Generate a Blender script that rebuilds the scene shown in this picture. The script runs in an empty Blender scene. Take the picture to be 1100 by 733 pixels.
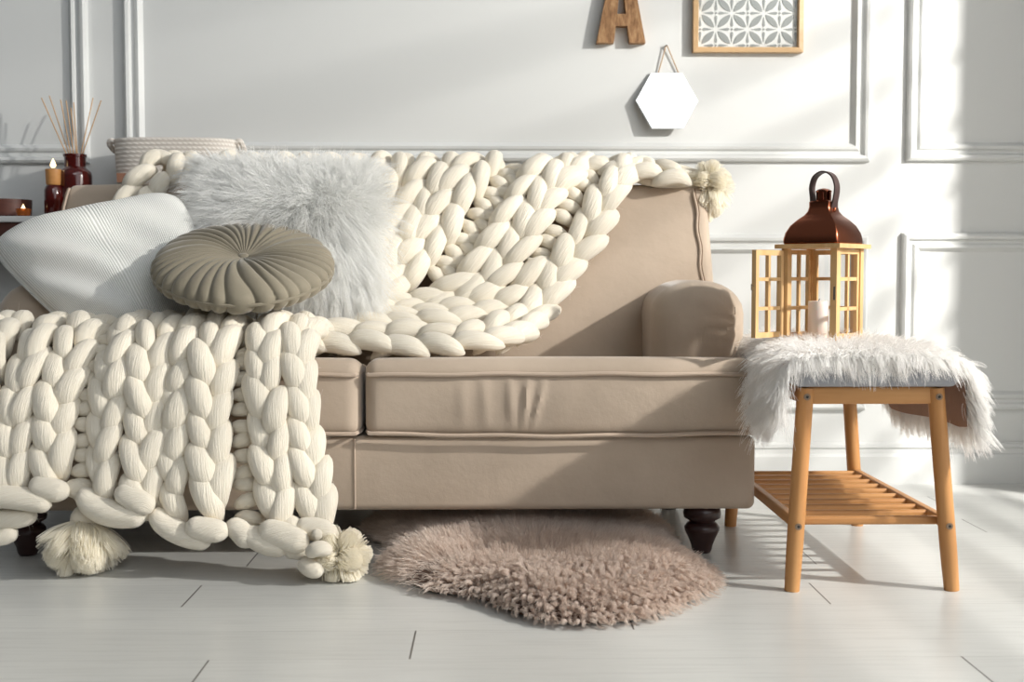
import bpy, math, random
import numpy as np
from math import sin, cos, pi, radians, sqrt, floor as ifloor, exp
rng = np.random.default_rng(7)
random.seed(7)
SC = bpy.context.scene
COL = SC.collection
V = np.array

# ------------------------------------------------------------------ camera model (for measuring the layout)
FPX, PIT, YAW, H = 1280.0, radians(3.15), radians(0.9), 0.66
CF = V([sin(YAW)*cos(PIT), cos(YAW)*cos(PIT), -sin(PIT)])
CR = V([cos(YAW), -sin(YAW), 0.0])
CU = np.cross(CR, CF)
def ray(x, y): return CF + CR*(x-550)/FPX + CU*(366.5-y)/FPX
def at(x, y, Y):
    d = ray(x, y); return d*(Y/d[1]) + V([0, 0, H])
def flo(x, y):
    d = ray(x, y); return d*(-H/d[2]) + V([0, 0, H])
def unit(v):
    v = np.asarray(v, float); return v/(np.linalg.norm(v)+1e-12)

# ------------------------------------------------------------------ mesh buffer
class MB:
    def __init__(s): s.v = []; s.f = []; s.uv = {}; s.n = 0
    def add(s, vs, fs, uvs=None):
        b = s.n; vs = np.asarray(vs, float).reshape(-1, 3)
        s.v.append(vs); s.n += len(vs)
        for i, f in enumerate(fs):
            if uvs is not None: s.uv[len(s.f)] = uvs[i]
            s.f.append(tuple(b+k for k in f))
        return s
    def box(s, a, b, M=None):
        (x0, y0, z0), (x1, y1, z1) = a, b
        vs = V([(x0,y0,z0),(x1,y0,z0),(x1,y1,z0),(x0,y1,z0),(x0,y0,z1),(x1,y0,z1),(x1,y1,z1),(x0,y1,z1)], float)
        if M is not None: vs = M(vs)
        return s.add(vs, [(0,3,2,1),(4,5,6,7),(0,1,5,4),(1,2,6,5),(2,3,7,6),(3,0,4,7)])
    def tube(s, pts, rad, seg=10, up=None, flat=1.0, twist=0.0, closed=False, lobes=None):
        P = np.asarray(pts, float); n = len(P)
        R = np.full(n, rad, float) if np.isscalar(rad) else np.asarray(rad, float)
        T = np.gradient(P, axis=0)
        if closed: T = np.roll(P, -1, 0)-np.roll(P, 1, 0)
        T /= np.linalg.norm(T, axis=1)[:, None]+1e-12
        u = V([0, 0, 1.0]) if up is None else np.asarray(up, float)
        if abs(np.dot(u, T[0])) > .95: u = V([1.0, 0, 0])
        vs = []; fs = []; uvs = []
        for i in range(n):
            u = u - T[i]*np.dot(u, T[i]); u = unit(u); w = np.cross(T[i], u)
            for k in range(seg):
                a = 2*pi*k/seg
                rl = 1.0 if not lobes else 1 + sum(am*cos(fq*a+ph_+tw*i/(n-1)) for (fq, am, ph_, tw) in lobes)
                vs.append(P[i] + R[i]*rl*(flat*cos(a)*u + sin(a)*w))
        m = n if closed else n-1
        for i in range(m):
            j = (i+1) % n
            for k in range(seg):
                k2 = (k+1) % seg
                fs.append((i*seg+k, i*seg+k2, j*seg+k2, j*seg+k))
                a0, a1 = i/(n-1), (i+1)/(n-1)
                t0, t1 = twist*a0, twist*a1
                uvs.append(((a0, k/seg+t0), (a0, (k+1)/seg+t0), (a1, (k+1)/seg+t1), (a1, k/seg+t1)))
        if not closed:
            fs.append(tuple(range(seg))[::-1]); uvs.append([(0, .5)]*seg)
            fs.append(tuple((n-1)*seg+k for k in range(seg))); uvs.append([(1, .5)]*seg)
        return s.add(vs, fs, uvs)
    def lathe(s, prof, c=(0, 0, 0), seg=32, cap=True):
        n = len(prof); vs = []; fs = []
        for r, z in prof:
            for k in range(seg):
                a = 2*pi*k/seg; vs.append((c[0]+r*cos(a), c[1]+r*sin(a), c[2]+z))
        for i in range(n-1):
            for k in range(seg):
                k2 = (k+1) % seg
                fs.append((i*seg+k, i*seg+k2, (i+1)*seg+k2, (i+1)*seg+k))
        if cap:
            fs.append(tuple(range(seg))[::-1]); fs.append(tuple((n-1)*seg+k for k in range(seg)))
        return s.add(vs, fs)
    def grid(s, P, uv=None, wrap=False, flip=False):
        """P (n,m,3) sheet of quads"""
        n, m = P.shape[:2]; fs = []; uvs = []
        for i in range(n-1):
            for j in range(m if wrap else m-1):
                j2 = (j+1) % m
                q = [(i, j), (i, j2), (i+1, j2), (i+1, j)]
                if flip: q = q[::-1]
                fs.append(tuple(a*m+b for a, b in q))
                uvs.append(tuple((a/(n-1), (b if not (wrap and b == 0 and j2 == 0) else m)/(m-1)) for a, b in q))
        return s.add(P.reshape(-1, 3), fs, uvs)
    def rbox(s, lo, hi, r, res=(24, 10, 10), fn=None):
        """box with rounded edges, dense enough to be shaped by fn(verts)->verts"""
        lo, hi = V(lo, float), V(hi, float)
        r = np.minimum(np.full(3, r) if np.isscalar(r) else V(r, float), (hi-lo)/2-1e-5)
        def ax(k):
            a = np.linspace(0, pi/2, 6); e = r[k]*(1-np.cos(a))
            return np.concatenate([lo[k]+e[:-1], np.linspace(lo[k]+r[k], hi[k]-r[k], max(2, res[k])), (hi[k]-e[:-1])[::-1]])
        A = [ax(0), ax(1), ax(2)]
        idx = {}; vs = []; fs = []
        def vid(p):
            key = tuple(np.round(p, 6))
            if key not in idx: idx[key] = len(vs); vs.append(p)
            return idx[key]
        for k in range(3):
            i, j = (k+1) % 3, (k+2) % 3
            for side in (0, 1):
                c = hi[k] if side else lo[k]
                for a in range(len(A[i])-1):
                    for b in range(len(A[j])-1):
                        q = []
                        for (aa, bb) in ((a, b), (a+1, b), (a+1, b+1), (a, b+1)):
                            p = np.zeros(3); p[k] = c; p[i] = A[i][aa]; p[j] = A[j][bb]; q.append(vid(p))
                        fs.append(tuple(q if side else q[::-1]))
        vs = V(vs)
        core = np.clip(vs, lo+r, hi-r); d = (vs-core)/r
        nrm = np.linalg.norm(d, axis=1)[:, None]; d = np.where(nrm > 1e-9, d/np.maximum(nrm, 1e-9), 0)
        vs = core + d*r
        if fn is not None: vs = fn(vs)
        return s.add(vs, fs)

OFF = {}
def prop(o, label=None, cat=None, group=None, kind=None):
    if label: o['label'] = label
    if cat: o['category'] = cat
    if group: o['group'] = group
    if kind: o['kind'] = kind
    return o
def link(o, parent, loc):
    COL.objects.link(o)
    if parent is not None:
        o.parent = parent; po = OFF[parent.name]
        o.location = V(loc)-po
    else: o.location = loc
    OFF[o.name] = V(loc, float)
def thing(name, label, cat, loc, group=None):
    o = bpy.data.objects.new(name, None); o.empty_display_size = .05
    link(o, None, loc); return prop(o, label, cat, group)
def obj(name, mb, m, parent=None, loc=None, smooth=True, angle=40, label=None):
    vs = np.concatenate(mb.v)
    if loc is None:
        loc = OFF[parent.name] if parent is not None else V([vs[:, 0].mean(), vs[:, 1].mean(), vs[:, 2].min()])
    me = bpy.data.meshes.new(name)
    me.from_pydata((vs-V(loc)).tolist(), [], mb.f)
    if mb.uv:
        ul = me.uv_layers.new(name='UVMap'); k = 0; flat = np.zeros((len(me.loops), 2))
        for i, f in enumerate(mb.f):
            u = mb.uv.get(i)
            if u is not None: flat[k:k+len(f)] = u
            k += len(f)
        ul.data.foreach_set('uv', flat.ravel())
    me.materials.append(m)
    if smooth:
        me.polygons.foreach_set('use_smooth', [True]*len(me.polygons))
        if angle: me.set_sharp_from_angle(angle=radians(angle))
    me.update()
    o = bpy.data.objects.new(name, me); link(o, parent, loc)
    if label: o['label'] = label
    return o
def struct(name, mb, m, **k):
    o = obj(name, mb, m, None, (0, 0, 0), **k); o['kind'] = 'structure'; return o
def hair(name, P, r0, r1, m, parent, kind=None):
    """P (N,K,3) strands"""
    N, K = P.shape[:2]; loc = OFF[parent.name]
    cu = bpy.data.hair_curves.new(name); cu.add_curves([K]*N)
    cu.attributes['position'].data.foreach_set('vector', (P-V(loc)).astype(np.float32).ravel())
    ra = cu.attributes.get('radius') or cu.attributes.new('radius', 'FLOAT', 'POINT')
    ra.data.foreach_set('value', np.tile(np.linspace(r0, r1, K), N).astype(np.float32))
    cu.materials.append(m)
    o = bpy.data.objects.new(name, cu); link(o, parent, loc)
    if kind: o['kind'] = kind
    return o

# ------------------------------------------------------------------ materials
def lin(r, g, b):
    f = lambda c: (c/255/12.92) if c/255 <= .04045 else ((c/255+.055)/1.055)**2.4
    return (f(r), f(g), f(b), 1)
class Mat:
    def __init__(s, name, col, rough=.6, metal=0.0, **kw):
        m = bpy.data.materials.new(name); m.use_nodes = True; s.m = m; s.nt = m.node_tree
        s.b = s.nt.nodes['Principled BSDF']; s.b.inputs['Base Color'].default_value = col
        s.b.inputs['Roughness'].default_value = rough; s.b.inputs['Metallic'].default_value = metal
        for k, v in kw.items(): s.b.inputs[k.replace('_', ' ')].default_value = v
        s.col = col
    def n(s, t, **kw):
        nd = s.nt.nodes.new(t)
        for k, v in kw.items():
            if k in nd.inputs: nd.inputs[k].default_value = v
            else: setattr(nd, k, v)
        return nd
    def l(s, a, b): s.nt.links.new(a, b)
    def coord(s, kind='Object', scale=(1, 1, 1)):
        t = s.n('ShaderNodeTexCoord'); mp = s.n('ShaderNodeMapping'); mp.inputs['Scale'].default_value = scale
        s.l(t.outputs[kind], mp.inputs['Vector']); return mp.outputs[0]
    def noise(s, vec, scale=5, detail=4, rough=.5):
        nd = s.n('ShaderNodeTexNoise'); nd.inputs['Scale'].default_value = scale
        nd.inputs['Detail'].default_value = detail; nd.inputs['Roughness'].default_value = rough
        s.l(vec, nd.inputs['Vector']); return nd.outputs[0]
    def ramp(s, fac, stops):
        r = s.n('ShaderNodeValToRGB'); e = r.color_ramp.elements
        while len(e) < len(stops): e.new(.5)
        for k, (p, c) in enumerate(stops): e[k].position = p; e[k].color = c
        s.l(fac, r.inputs[0]); return r.outputs[0]
    def mixcol(s, fac, a, b):
        r = s.ramp(fac, [(.25, a), (.75, b)]); s.l(r, s.b.inputs['Base Color']); return s
    def bump(s, h, strength=.3, dist=.002):
        prev = s.b.inputs['Normal'].links[0].from_socket if s.b.inputs['Normal'].links else None
        b = s.n('ShaderNodeBump'); b.inputs['Strength'].default_value = strength; b.inputs['Distance'].default_value = dist
        s.l(h, b.inputs['Height'])
        if prev: s.l(prev, b.inputs['Normal'])
        s.l(b.outputs[0], s.b.inputs['Normal']); return s
def mul(c, k): return (min(1, c[0]*k), min(1, c[1]*k), min(1, c[2]*k), 1)

M = {}
m = Mat('wall_paint', (.68, .69, .68, 1), .55); m.bump(m.noise(m.coord(), 120, 3), .06, .001); M['wall'] = m.m
# laminate floor: boards along x, with short end joints
m = Mat('pale_laminate', (.6, .6, .59, 1), .3)
vec = m.coord(); sx = m.n('ShaderNodeSeparateXYZ'); m.l(vec, sx.inputs[0])
def mth(mm, op, a, b=None):
    nd = mm.n('ShaderNodeMath', operation=op)
    for k, q in enumerate((a, b)):
        if q is None: continue
        if isinstance(q, (int, float)): nd.inputs[k].default_value = q
        else: mm.l(q, nd.inputs[k])
    return nd.outputs[0]
row = mth(m, 'DIVIDE', mth(m, 'ADD', sx.outputs[1], -.035), .1655)
rid = mth(m, 'FLOOR', row); rfr = mth(m, 'FRACT', row)
wn = m.n('ShaderNodeTexWhiteNoise', noise_dimensions='1D'); m.l(rid, wn.inputs['W'])
colx = mth(m, 'DIVIDE', mth(m, 'ADD', sx.outputs[0], mth(m, 'MULTIPLY', wn.outputs[0], 1.3)), 1.3)
cfr = mth(m, 'FRACT', colx); cid = mth(m, 'FLOOR', colx)
seam_x = mth(m, 'LESS_THAN', mth(m, 'MINIMUM', cfr, mth(m, 'SUBTRACT', 1.0, cfr)), .0013)
seam_y = mth(m, 'LESS_THAN', mth(m, 'MINIMUM', rfr, mth(m, 'SUBTRACT', 1.0, rfr)), .006)
gr = m.noise(m.coord('Object', (1.6, 26, 1)), 3.0, 6, .6)
gc = m.ramp(gr, [(.3, lin(192, 193, 190)), (.55, lin(204, 205, 202)), (.8, lin(197, 198, 196))])
wn2 = m.n('ShaderNodeTexWhiteNoise', noise_dimensions='2D'); cv = m.n('ShaderNodeCombineXYZ'); m.l(rid, cv.inputs[0]); m.l(cid, cv.inputs[1]); m.l(cv.outputs[0], wn2.inputs['Vector'])
bri = mth(m, 'ADD', mth(m, 'MULTIPLY', wn2.outputs[0], .10), .92)
mx = m.n('ShaderNodeVectorMath', operation='SCALE'); m.l(gc, mx.inputs[0]); m.l(bri, mx.inputs['Scale'])
mm = m.n('ShaderNodeMix', data_type='RGBA'); m.l(mth(m, 'MAXIMUM', seam_x, mth(m, 'MULTIPLY', seam_y, .22)), mm.inputs[0])
m.l(mx.outputs[0], mm.inputs[6]); mm.inputs[7].default_value = lin(95, 93, 90)
m.l(mm.outputs[2], m.b.inputs['Base Color']); m.bump(gr, .05, .001)
M['floor'] = m.m
def cloth(name, c, c2, rough=.85, sheen=.35, sc=900, b=.25):
    m = Mat(name, c, rough, Sheen_Weight=sheen, Sheen_Roughness=.4)
    v = m.coord(); big = m.noise(v, 9, 4, .6)
    m.mixcol(big, c, c2); m.bump(m.noise(v, sc, 2), b, .0006); m.bump(m.noise(v, 22, 4, .6), .25, .006); return m.m
M['velvet'] = cloth('beige_velvet', lin(178, 161, 143), lin(188, 171, 153))
M['piping'] = cloth('beige_piping', lin(186, 167, 149), lin(192, 173, 155))
M['ladder_dark'] = None
def wool(name, c, c2):
    m = Mat(name, c, .8, Sheen_Weight=.35, Sheen_Roughness=.5)
    v = m.coord('UV', (1.4, 24, 1)); f = m.noise(v, 1.8, 7, .7)
    m.mixcol(f, c2, c); m.bump(f, .75, .007); m.bump(m.noise(m.coord(), 300, 3), .2, .001); return m.m
M['wool'] = wool('cream_wool', lin(251, 244, 229), lin(236, 225, 203))
def furm(name, c, c2, rough=.55, trans=.25):
    m = Mat(name, c, rough, Sheen_Weight=.2)
    hi = m.n('ShaderNodeHairInfo'); r = m.ramp(hi.outputs['Random'], [(0, c), (1, c2)]); m.l(r, m.b.inputs['Base Color'])
    m.b.inputs['Specular IOR Level'].default_value = .3
    t = m.n('ShaderNodeBsdfTranslucent'); m.l(r, t.inputs[0]); mix = m.n('ShaderNodeMixShader'); mix.inputs[0].default_value = trans
    out = m.nt.nodes['Material Output']; m.l(m.b.outputs[0], mix.inputs[1]); m.l(t.outputs[0], mix.inputs[2]); m.l(mix.outputs[0], out.inputs[0])
    return m.m
M['fuzz'] = furm('wool_fuzz', (.98,.95,.87,1), (.95,.91,.80,1), .5, .5)
M['whitefur'] = furm('white_fur', (.97,.965,.955,1), (.93,.92,.90,1), .5, .35)
M['greyfur'] = furm('pale_grey_fur', (.93,.93,.91,1), (.97,.97,.96,1), .5, .35)
M['taupefur'] = furm('taupe_fur', lin(216, 200, 188), lin(240, 228, 218), .6, .35)
M['hidewhite'] = Mat('pale_backing', lin(225, 224, 220), .9).m
M['hidetaupe'] = Mat('taupe_backing', lin(120, 100, 88), .9).m
M['suede'] = cloth('brown_suede', lin(158, 124, 104), lin(172, 138, 117), .9, .2, 500, .2)
M['greyfab'] = cloth('grey_fabric', lin(150, 152, 158), lin(164, 166, 172), .9, .2, 700, .3)
m = Mat('white_corduroy', lin(232, 232, 227), .9, Sheen_Weight=.2)
w = m.n('ShaderNodeTexWave', wave_type='BANDS', bands_direction='Y'); w.inputs['Scale'].default_value = 28; w.inputs['Distortion'].default_value = .15
m.l(m.coord('UV', (1, 1, 1)), w.inputs['Vector']); m.mixcol(w.outputs[1], lin(212, 212, 207), lin(240, 240, 236)); m.bump(w.outputs[1], .55, .0025); m.bump(m.noise(m.coord(), 10, 3), .3, .012)
M['corduroy'] = m.m
M['sage'] = cloth('sage_grey_velvet', lin(129, 121, 104), lin(138, 130, 112), .8, .4, 900, .2)
def wood(name, c, c2, axis=2, rough=.45, sc=1.0):
    m = Mat(name, c, rough); s = [30*sc]*3; s[axis] = 2.0*sc
    f = m.noise(m.coord('Object', s), 1.5, 5, .6); m.mixcol(f, c2, c); m.bump(f, .12, .001); return m.m
bam = (lin(204, 152, 96), lin(182, 126, 72))
for k, a in (('x', 0), ('y', 1), ('z', 2)): M['bamboo_'+k] = wood('bamboo_grain_'+k, bam[0], bam[1], a)
M['pine'] = wood('pine_wood', lin(222, 188, 138), lin(204, 160, 106), 2)
M['oak'] = wood('oak_frame', lin(214, 180, 138), lin(200, 164, 120), 0)
M['cork'] = None
m = Mat('rustic_brown_wood', lin(150, 112, 78), .8); f = m.noise(m.coord('Object', (60, 60, 18)), 1.2, 6, .7)
m.l(m.ramp(f, [(.3, lin(104, 72, 46)), (.5, lin(150, 112, 76)), (.7, lin(184, 148, 108))]), m.b.inputs['Base Color']); m.bump(f, .6, .003); M['cork'] = m.m
M['darkwood'] = Mat('dark_mahogany', lin(52, 32, 30), .28).m
M['redwood'] = wood('reddish_dark_wood', lin(96, 54, 42), lin(70, 38, 30), 0)
M['whitetop'] = Mat('white_table_top', (.7, .7, .69, 1), .4).m
m = Mat('copper_metal', lin(158, 92, 66), .22, 1.0); m.bump(m.noise(m.coord(), 30, 2), .15, .002); M['copper'] = m.m
M['leather'] = Mat('dark_brown_leather', lin(62, 44, 42), .5).m
M['steel'] = Mat('polished_steel', (.6, .58, .55, 1), .25, 1.0).m
M['bolt'] = Mat('bolt_steel', (.30, .22, .16, 1), .4, 1.0).m
M['holeshade'] = Mat('painted_hole_shade', (.02, .02, .02, 1), .6).m  # black painted in for the shade inside the bolt hole
M['candle'] = Mat('white_wax', lin(240, 232, 226), .5, Subsurface_Weight=.3, Subsurface_Radius=(.02, .012, .008), Subsurface_Scale=.5).m
M['wick'] = Mat('black_wick', (.02, .02, .02, 1), .9).m
m = Mat('amber_glass', lin(84, 18, 12), .06, Coat_Weight=.6); m.b.inputs['Transmission Weight'].default_value = .35; M['amber'] = m.m
m = Mat('orange_glass', lin(196, 110, 50), .1); m.b.inputs['Transmission Weight'].default_value = .4; M['orange'] = m.m
M['gold'] = wood('honey_cup', lin(206, 150, 92), lin(186, 128, 70), 0)
m = Mat('flame', (1, .75, .4, 1)); m.b.inputs['Emission Color'].default_value = (1, .72, .38, 1); m.b.inputs['Emission Strength'].default_value = 3; M['flame'] = m.m
M['reed'] = Mat('rattan_reed', lin(196, 160, 122), .7).m
M['mirror'] = Mat('mirror_glass', (.95, .96, .96, 1), .02, 1.0).m
M['mirrorpat'] = Mat('mirror_inlay', (.62, .65, .63, 1), .15, .6).m
M['panelwhite'] = Mat('white_panel', (.66, .67, .655, 1), .5).m
M['cord'] = Mat('jute_cord', lin(184, 156, 126), .9).m
m = Mat('cotton_rope', lin(226, 219, 210), .9)
w = m.n('ShaderNodeTexWave', wave_type='BANDS', bands_direction='Z'); w.inputs['Scale'].default_value = 26
vv = m.coord(); m.l(vv, w.inputs['Vector'])
w2 = m.n('ShaderNodeTexWave', wave_type='BANDS', bands_direction='DIAGONAL'); w2.inputs['Scale'].default_value = 40; m.l(vv, w2.inputs['Vector'])
wm = mth(m, 'MULTIPLY', w.outputs[1], mth(m, 'ADD', mth(m, 'MULTIPLY', w2.outputs[1], .6), .4))
m.mixcol(wm, lin(214, 206, 197), lin(238, 232, 224)); m.bump(wm, .4, .003); M['rope'] = m.m
M['label'] = Mat('tan_leather', lin(150, 108, 86), .7).m
m = Mat('clear_pane', (1, 1, 1, 1)); m.nt.nodes.remove(m.b)
t = m.n('ShaderNodeBsdfTransparent'); g = m.n('ShaderNodeBsdfGlossy'); g.inputs['Roughness'].default_value = .03
lw = m.n('ShaderNodeLayerWeight'); lw.inputs['Blend'].default_value = .5
fr = m.n('ShaderNodeMath', operation='MULTIPLY_ADD'); p4 = m.n('ShaderNodeMath', operation='POWER'); m.l(lw.outputs['Facing'], p4.inputs[0]); p4.inputs[1].default_value = 4
m.l(p4.outputs[0], fr.inputs[0]); fr.inputs[1].default_value = .5; fr.inputs[2].default_value = .05; mix = m.n('ShaderNodeMixShader')
m.l(fr.outputs[0], mix.inputs[0]); m.l(t.outputs[0], mix.inputs[1]); m.l(g.outputs[0], mix.inputs[2]); m.l(mix.outputs[0], m.nt.nodes['Material Output'].inputs[0]); M['glass'] = m.m
m = Mat('added_dimming_pane', (1, 1, 1, 1)); m.nt.nodes.remove(m.b)  # for the added pane that dims and scatters the key light
t = m.n('ShaderNodeBsdfTransparent'); g = m.n('ShaderNodeBsdfTranslucent'); t.inputs[0].default_value = (.92, .92, .92, 1); g.inputs[0].default_value = (.95, .93, .9, 1)
mix = m.n('ShaderNodeMixShader'); mix.inputs[0].default_value = .18
m.l(t.outputs[0], mix.inputs[1]); m.l(g.outputs[0], mix.inputs[2]); m.l(mix.outputs[0], m.nt.nodes['Material Output'].inputs[0]); M['dimming'] = m.m
M['seamthread'] = Mat('seam_thread', lin(120, 100, 82), .9).m

# ------------------------------------------------------------------ room
WY = 3.745
struct('floor', MB().box((-3.2, -1.6, -.06), (2.3, WY+.1, 0)), M['floor'], smooth=False)
struct('wall_back', MB().box((-3.2, WY, 0), (2.3, WY+.1, 2.75)), M['wall'], smooth=False)
bb = MB(); prof = [(0, 0), (-.024, 0), (-.024, .088), (-.02, .094), (-.014, .096), (-.014, .112), (-.02, .116), (-.02, .126), (-.008, .131), (0, .131)]
for (pa, pb) in zip(prof, prof[1:]):
    bb.add([(-3.2, WY+pa[0], pa[1]), (2.2, WY+pa[0], pa[1]), (2.2, WY+pb[0], pb[1]), (-3.2, WY+pb[0], pb[1])], [(0, 1, 2, 3)])
struct('baseboard_back', bb, M['wall'], smooth=False)
def panel(n, x0, x1, z0, z1):
    """raised picture-frame moulding, mitred"""
    pr = [(0, 0), (.003, .017), (.010, .022), (.019, .020), (.024, .008), (.033, .007), (.039, .015), (.047, .017), (.053, .010), (.060, 0)]
    P = np.zeros((len(pr), 4, 3))
    for i, (w, d) in enumerate(pr):
        P[i] = [(x0+w, WY-d, z0+w), (x1-w, WY-d, z0+w), (x1-w, WY-d, z1-w), (x0+w, WY-d, z1-w)]
    mb = MB().grid(P, wrap=True); mb.uv = {}
    struct('trim_%d' % n, mb, M['wall'], smooth=False)
wx = lambda px, py=200: at(px, py, WY)[0]
wz = lambda py, px=600: at(px, py, WY)[2]
panel(1, wx(136), wx(933), wz(174), 2.35)
panel(2, -2.75, wx(98), wz(177), 2.35)
panel(3, wx(972), 2.14, wz(173), 2.35)
panel(4, wx(136), wx(933), wz(441), wz(252))
panel(5, -2.75, wx(98), wz(441), wz(252))
panel(6, wx(969), 2.14, wz(441), wz(250))
# right-hand wall with the tall window that lights the room (outside the frame)
RX = 2.2; ya, yb, za, zb = .75, 2.896, .12, 2.45
wr = MB().box((RX, ya-.25, 0), (RX+.08, ya, 2.75)).box((RX, yb, 0), (RX+.08, WY, 2.75)).box((RX, ya, zb), (RX+.08, yb, 2.75)).box((RX, ya, 0), (RX+.08, yb, za))
struct('wall_right', wr, M['wall'], smooth=False)
wf = MB()
for y in (ya+.02, yb-.02): wf.box((RX+.01, y-.02, za), (RX+.06, y+.02, zb))
for z in (za+.02, zb-.02): wf.box((RX+.02, ya, z-.014), (RX+.05, yb, z+.014))
for z in np.arange(.36, 2.35, .125): wf.box((RX+.03, ya, z-.0055), (RX+.04, yb, z+.0055))
win = struct('window_1', wf, M['wall'], smooth=False)
obj('added_dimming_pane', MB().box((RX+.050, ya+.02, za+.02), (RX+.053, 2.70, zb-.02)), M['dimming'], win, smooth=False)  # added pane: dims the key light, leaving a clear strip at the far jamb

# ------------------------------------------------------------------ sofa
XC, HW = -.302, .914
XL, XR = XC-HW, XC+HW
sofa = thing('sofa', 'beige velvet two-seat sofa with rolled arms and dark turned feet', 'sofa', (XC, 3.1, 0))
def fn_apron(v):
    v = v.copy(); return v
base = obj('base_frame', MB().rbox((XL, 2.748, .113), (XR, 3.42, .286), .018, (40, 8, 4)), M['velvet'], sofa)
px381 = at(381, 510, 2.746)[0]
obj('seam', MB().tube([(px381, 2.7475, .118), (px381, 2.747, .2), (px381, 2.7475, .282)], .0022, 6), M['piping'], base)
def gbump(x, c, w): return np.exp(-((x-c)/w)**2)
def seat(x0, x1, arm_side, wrinkles):
    def fn(v):
        v = v.copy(); x, y, z = v[:, 0], v[:, 1], v[:, 2]
        fx = np.clip((x-x0)/(x1-x0), 0, 1); fy = np.clip((y-2.735)/.5, 0, 1); fz = (z-.284)/.182
        top = np.clip((fz-.5)*2, 0, 1)
        v[:, 2] += top*(.004*np.sin(pi*fx)**.6*gbump(y, 2.80, .06) - .055*np.clip((y-2.80)/.40, 0, 1)**.9)
        front = np.clip(1-(y-2.735)/.05, 0, 1)
        v[:, 1] -= front*.010*np.sin(pi*np.clip(fz, 0, 1))*np.sin(pi*fx)**.4
        v[:, 2] -= front*(1-top)*.004*np.sin(pi*fx)
        for (c, w, a, lean) in wrinkles:
            env = np.sin(pi*np.clip((fz-.08)/.8, 0, 1))
            v[:, 1] -= front*env*a*gbump(x+lean*(fz-.5), c, w)
        # cut back behind the arm front (T-shaped cushion)
        lim = XR-.216 if arm_side > 0 else XL+.216
        k = np.clip((v[:, 1]-2.905)/.03, 0, 1)
        if arm_side > 0: v[:, 0] = np.where(v[:, 0] > lim, v[:, 0]*(1-k)+lim*k, v[:, 0])
        else: v[:, 0] = np.where(v[:, 0] < lim, v[:, 0]*(1-k)+lim*k, v[:, 0])
        return v
    o = obj('seat_cushion', MB().rbox((x0, 2.735, .286), (x1, 3.20, .466), .03, (110, 22, 14), fn), M['velvet'], sofa)
    for z, dz in ((.432, .002), (.297, -.006)):
        pts = [(x0+.004, 2.84, z), (x0+.003, 2.77, z)] + [(x0+.012+.008*0+(x1-x0-.024)*t, 2.7285-.006*sin(pi*t)**.4*(.9 if z > .4 else .6), z+dz*sin(pi*t)+.0012*sin(t*23)) for t in np.linspace(0, 1, 40)] + [(x1-.003, 2.77, z), (x1-.004, 2.84, z)]
        obj('cushion_piping', MB().tube(pts, .0048, 8), M['piping'], o)
    return o
wr_ = [(.04+.0, .010, .006, .01), (.075, .008, .008, -.02), (.105, .007, .007, -.045), (-.02, .012, .004, .01), (-.07, .015, .003, .0), (.16, .03, .002, -.05)]
seat(XC+.005, XR, 1, wr_)
seat(XL, XC-.005, -1, [(-.9, .02, .004, 0), (-.7, .015, .004, .01)])
BT = .905
def back_front(z): return 3.298-(.90-z)*.25
def fn_back(v):
    v = v.copy(); x, z = v[:, 0], v[:, 2]
    f = np.clip((3.42-v[:, 1])/.12, 0, 1)
    v[:, 1] -= f*(.90-z)*.25
    v[:, 1] -= f*.012*np.sin(pi*np.clip((x-XL)/(XR-XL), 0, 1))**.3*np.sin(pi*np.clip((z-.3)/.6, 0, 1))
    v[:, 2] += np.clip((z-.6)/.3, 0, 1)*.012*np.sin(pi*np.clip((x-XL+.02)/(XR-XL+.04), 0, 1))**.5
    v[:, 0] += np.clip((z-.5)/.4, 0, 1)*np.where(x > XC, -.020, .045)*np.abs((x-XC)/HW)**6
    return v
back = obj('backrest', MB().rbox((XL, 3.30, .286), (XR, 3.42, BT), .028, (60, 6, 24), fn_back), M['velvet'], sofa)
for sgn in (1, -1):
    zs = np.linspace(.898, .5, 24)
    pts = [((XR-.058 if sgn > 0 else XL+.052)+ (.9-z)*.05*sgn + .0028*sin(z*62)*sgn, back_front(z)-.006+(.012 if z > .885 else 0), z) for z in zs]
    obj('back_piping', MB().tube(pts, .0034, 6), M['piping'], back)
    pts2 = [(p[0]+.0046*sgn, p[1]+.001, p[2]) for p in pts]
    obj('back_seam', MB().tube(pts2, .0024, 6), M['seamthread'], back)
def arm(sgn):
    xo = XR if sgn > 0 else XL
    def fn(v):
        v = v.copy(); z = v[:, 2]; y = v[:, 1]
        out = np.clip((v[:, 0]-(xo-.118*sgn))*sgn/.118, -1, 1)
        fl = np.clip((z-.44)/.08, 0, 1); fl = fl*fl*(3-2*fl)
        v[:, 0] += sgn*fl*.022*np.clip(out, 0, 1)
        top = np.clip((z-.60)/.04, 0, 1)
        v[:, 2] += -.012*top*np.clip(-out, 0, 1)
        v[:, 1] -= np.clip(1-(y-2.945)/.1, 0, 1)*.012*np.sin(pi*np.clip((z-.42)/.23, 0, 1))
        # gathers pulled to the outer front corner
        cx, cz = xo+.005*sgn, .535
        dx = (v[:, 0]-cx)*sgn; dz = v[:, 2]-cz; r = np.sqrt(dx*dx+dz*dz)+1e-6; ang = np.arctan2(dz, -dx)
        amp = .008*np.exp(-((r-.055)/.05)**2)*np.clip(1-(y-2.945)/.09, 0, 1)
        v[:, 1] -= amp*(np.abs(np.sin(ang*5.5+r*16))**.6*1.6-.8)
        return v
    return obj('armrest', MB().rbox((min(xo, xo-.212*sgn), 2.940, .288), (max(xo, xo-.212*sgn), 3.33, .648), (.095, .075, .085), (34, 22, 26), fn), M['velvet'], sofa)
arm(1); arm(-1)
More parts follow.
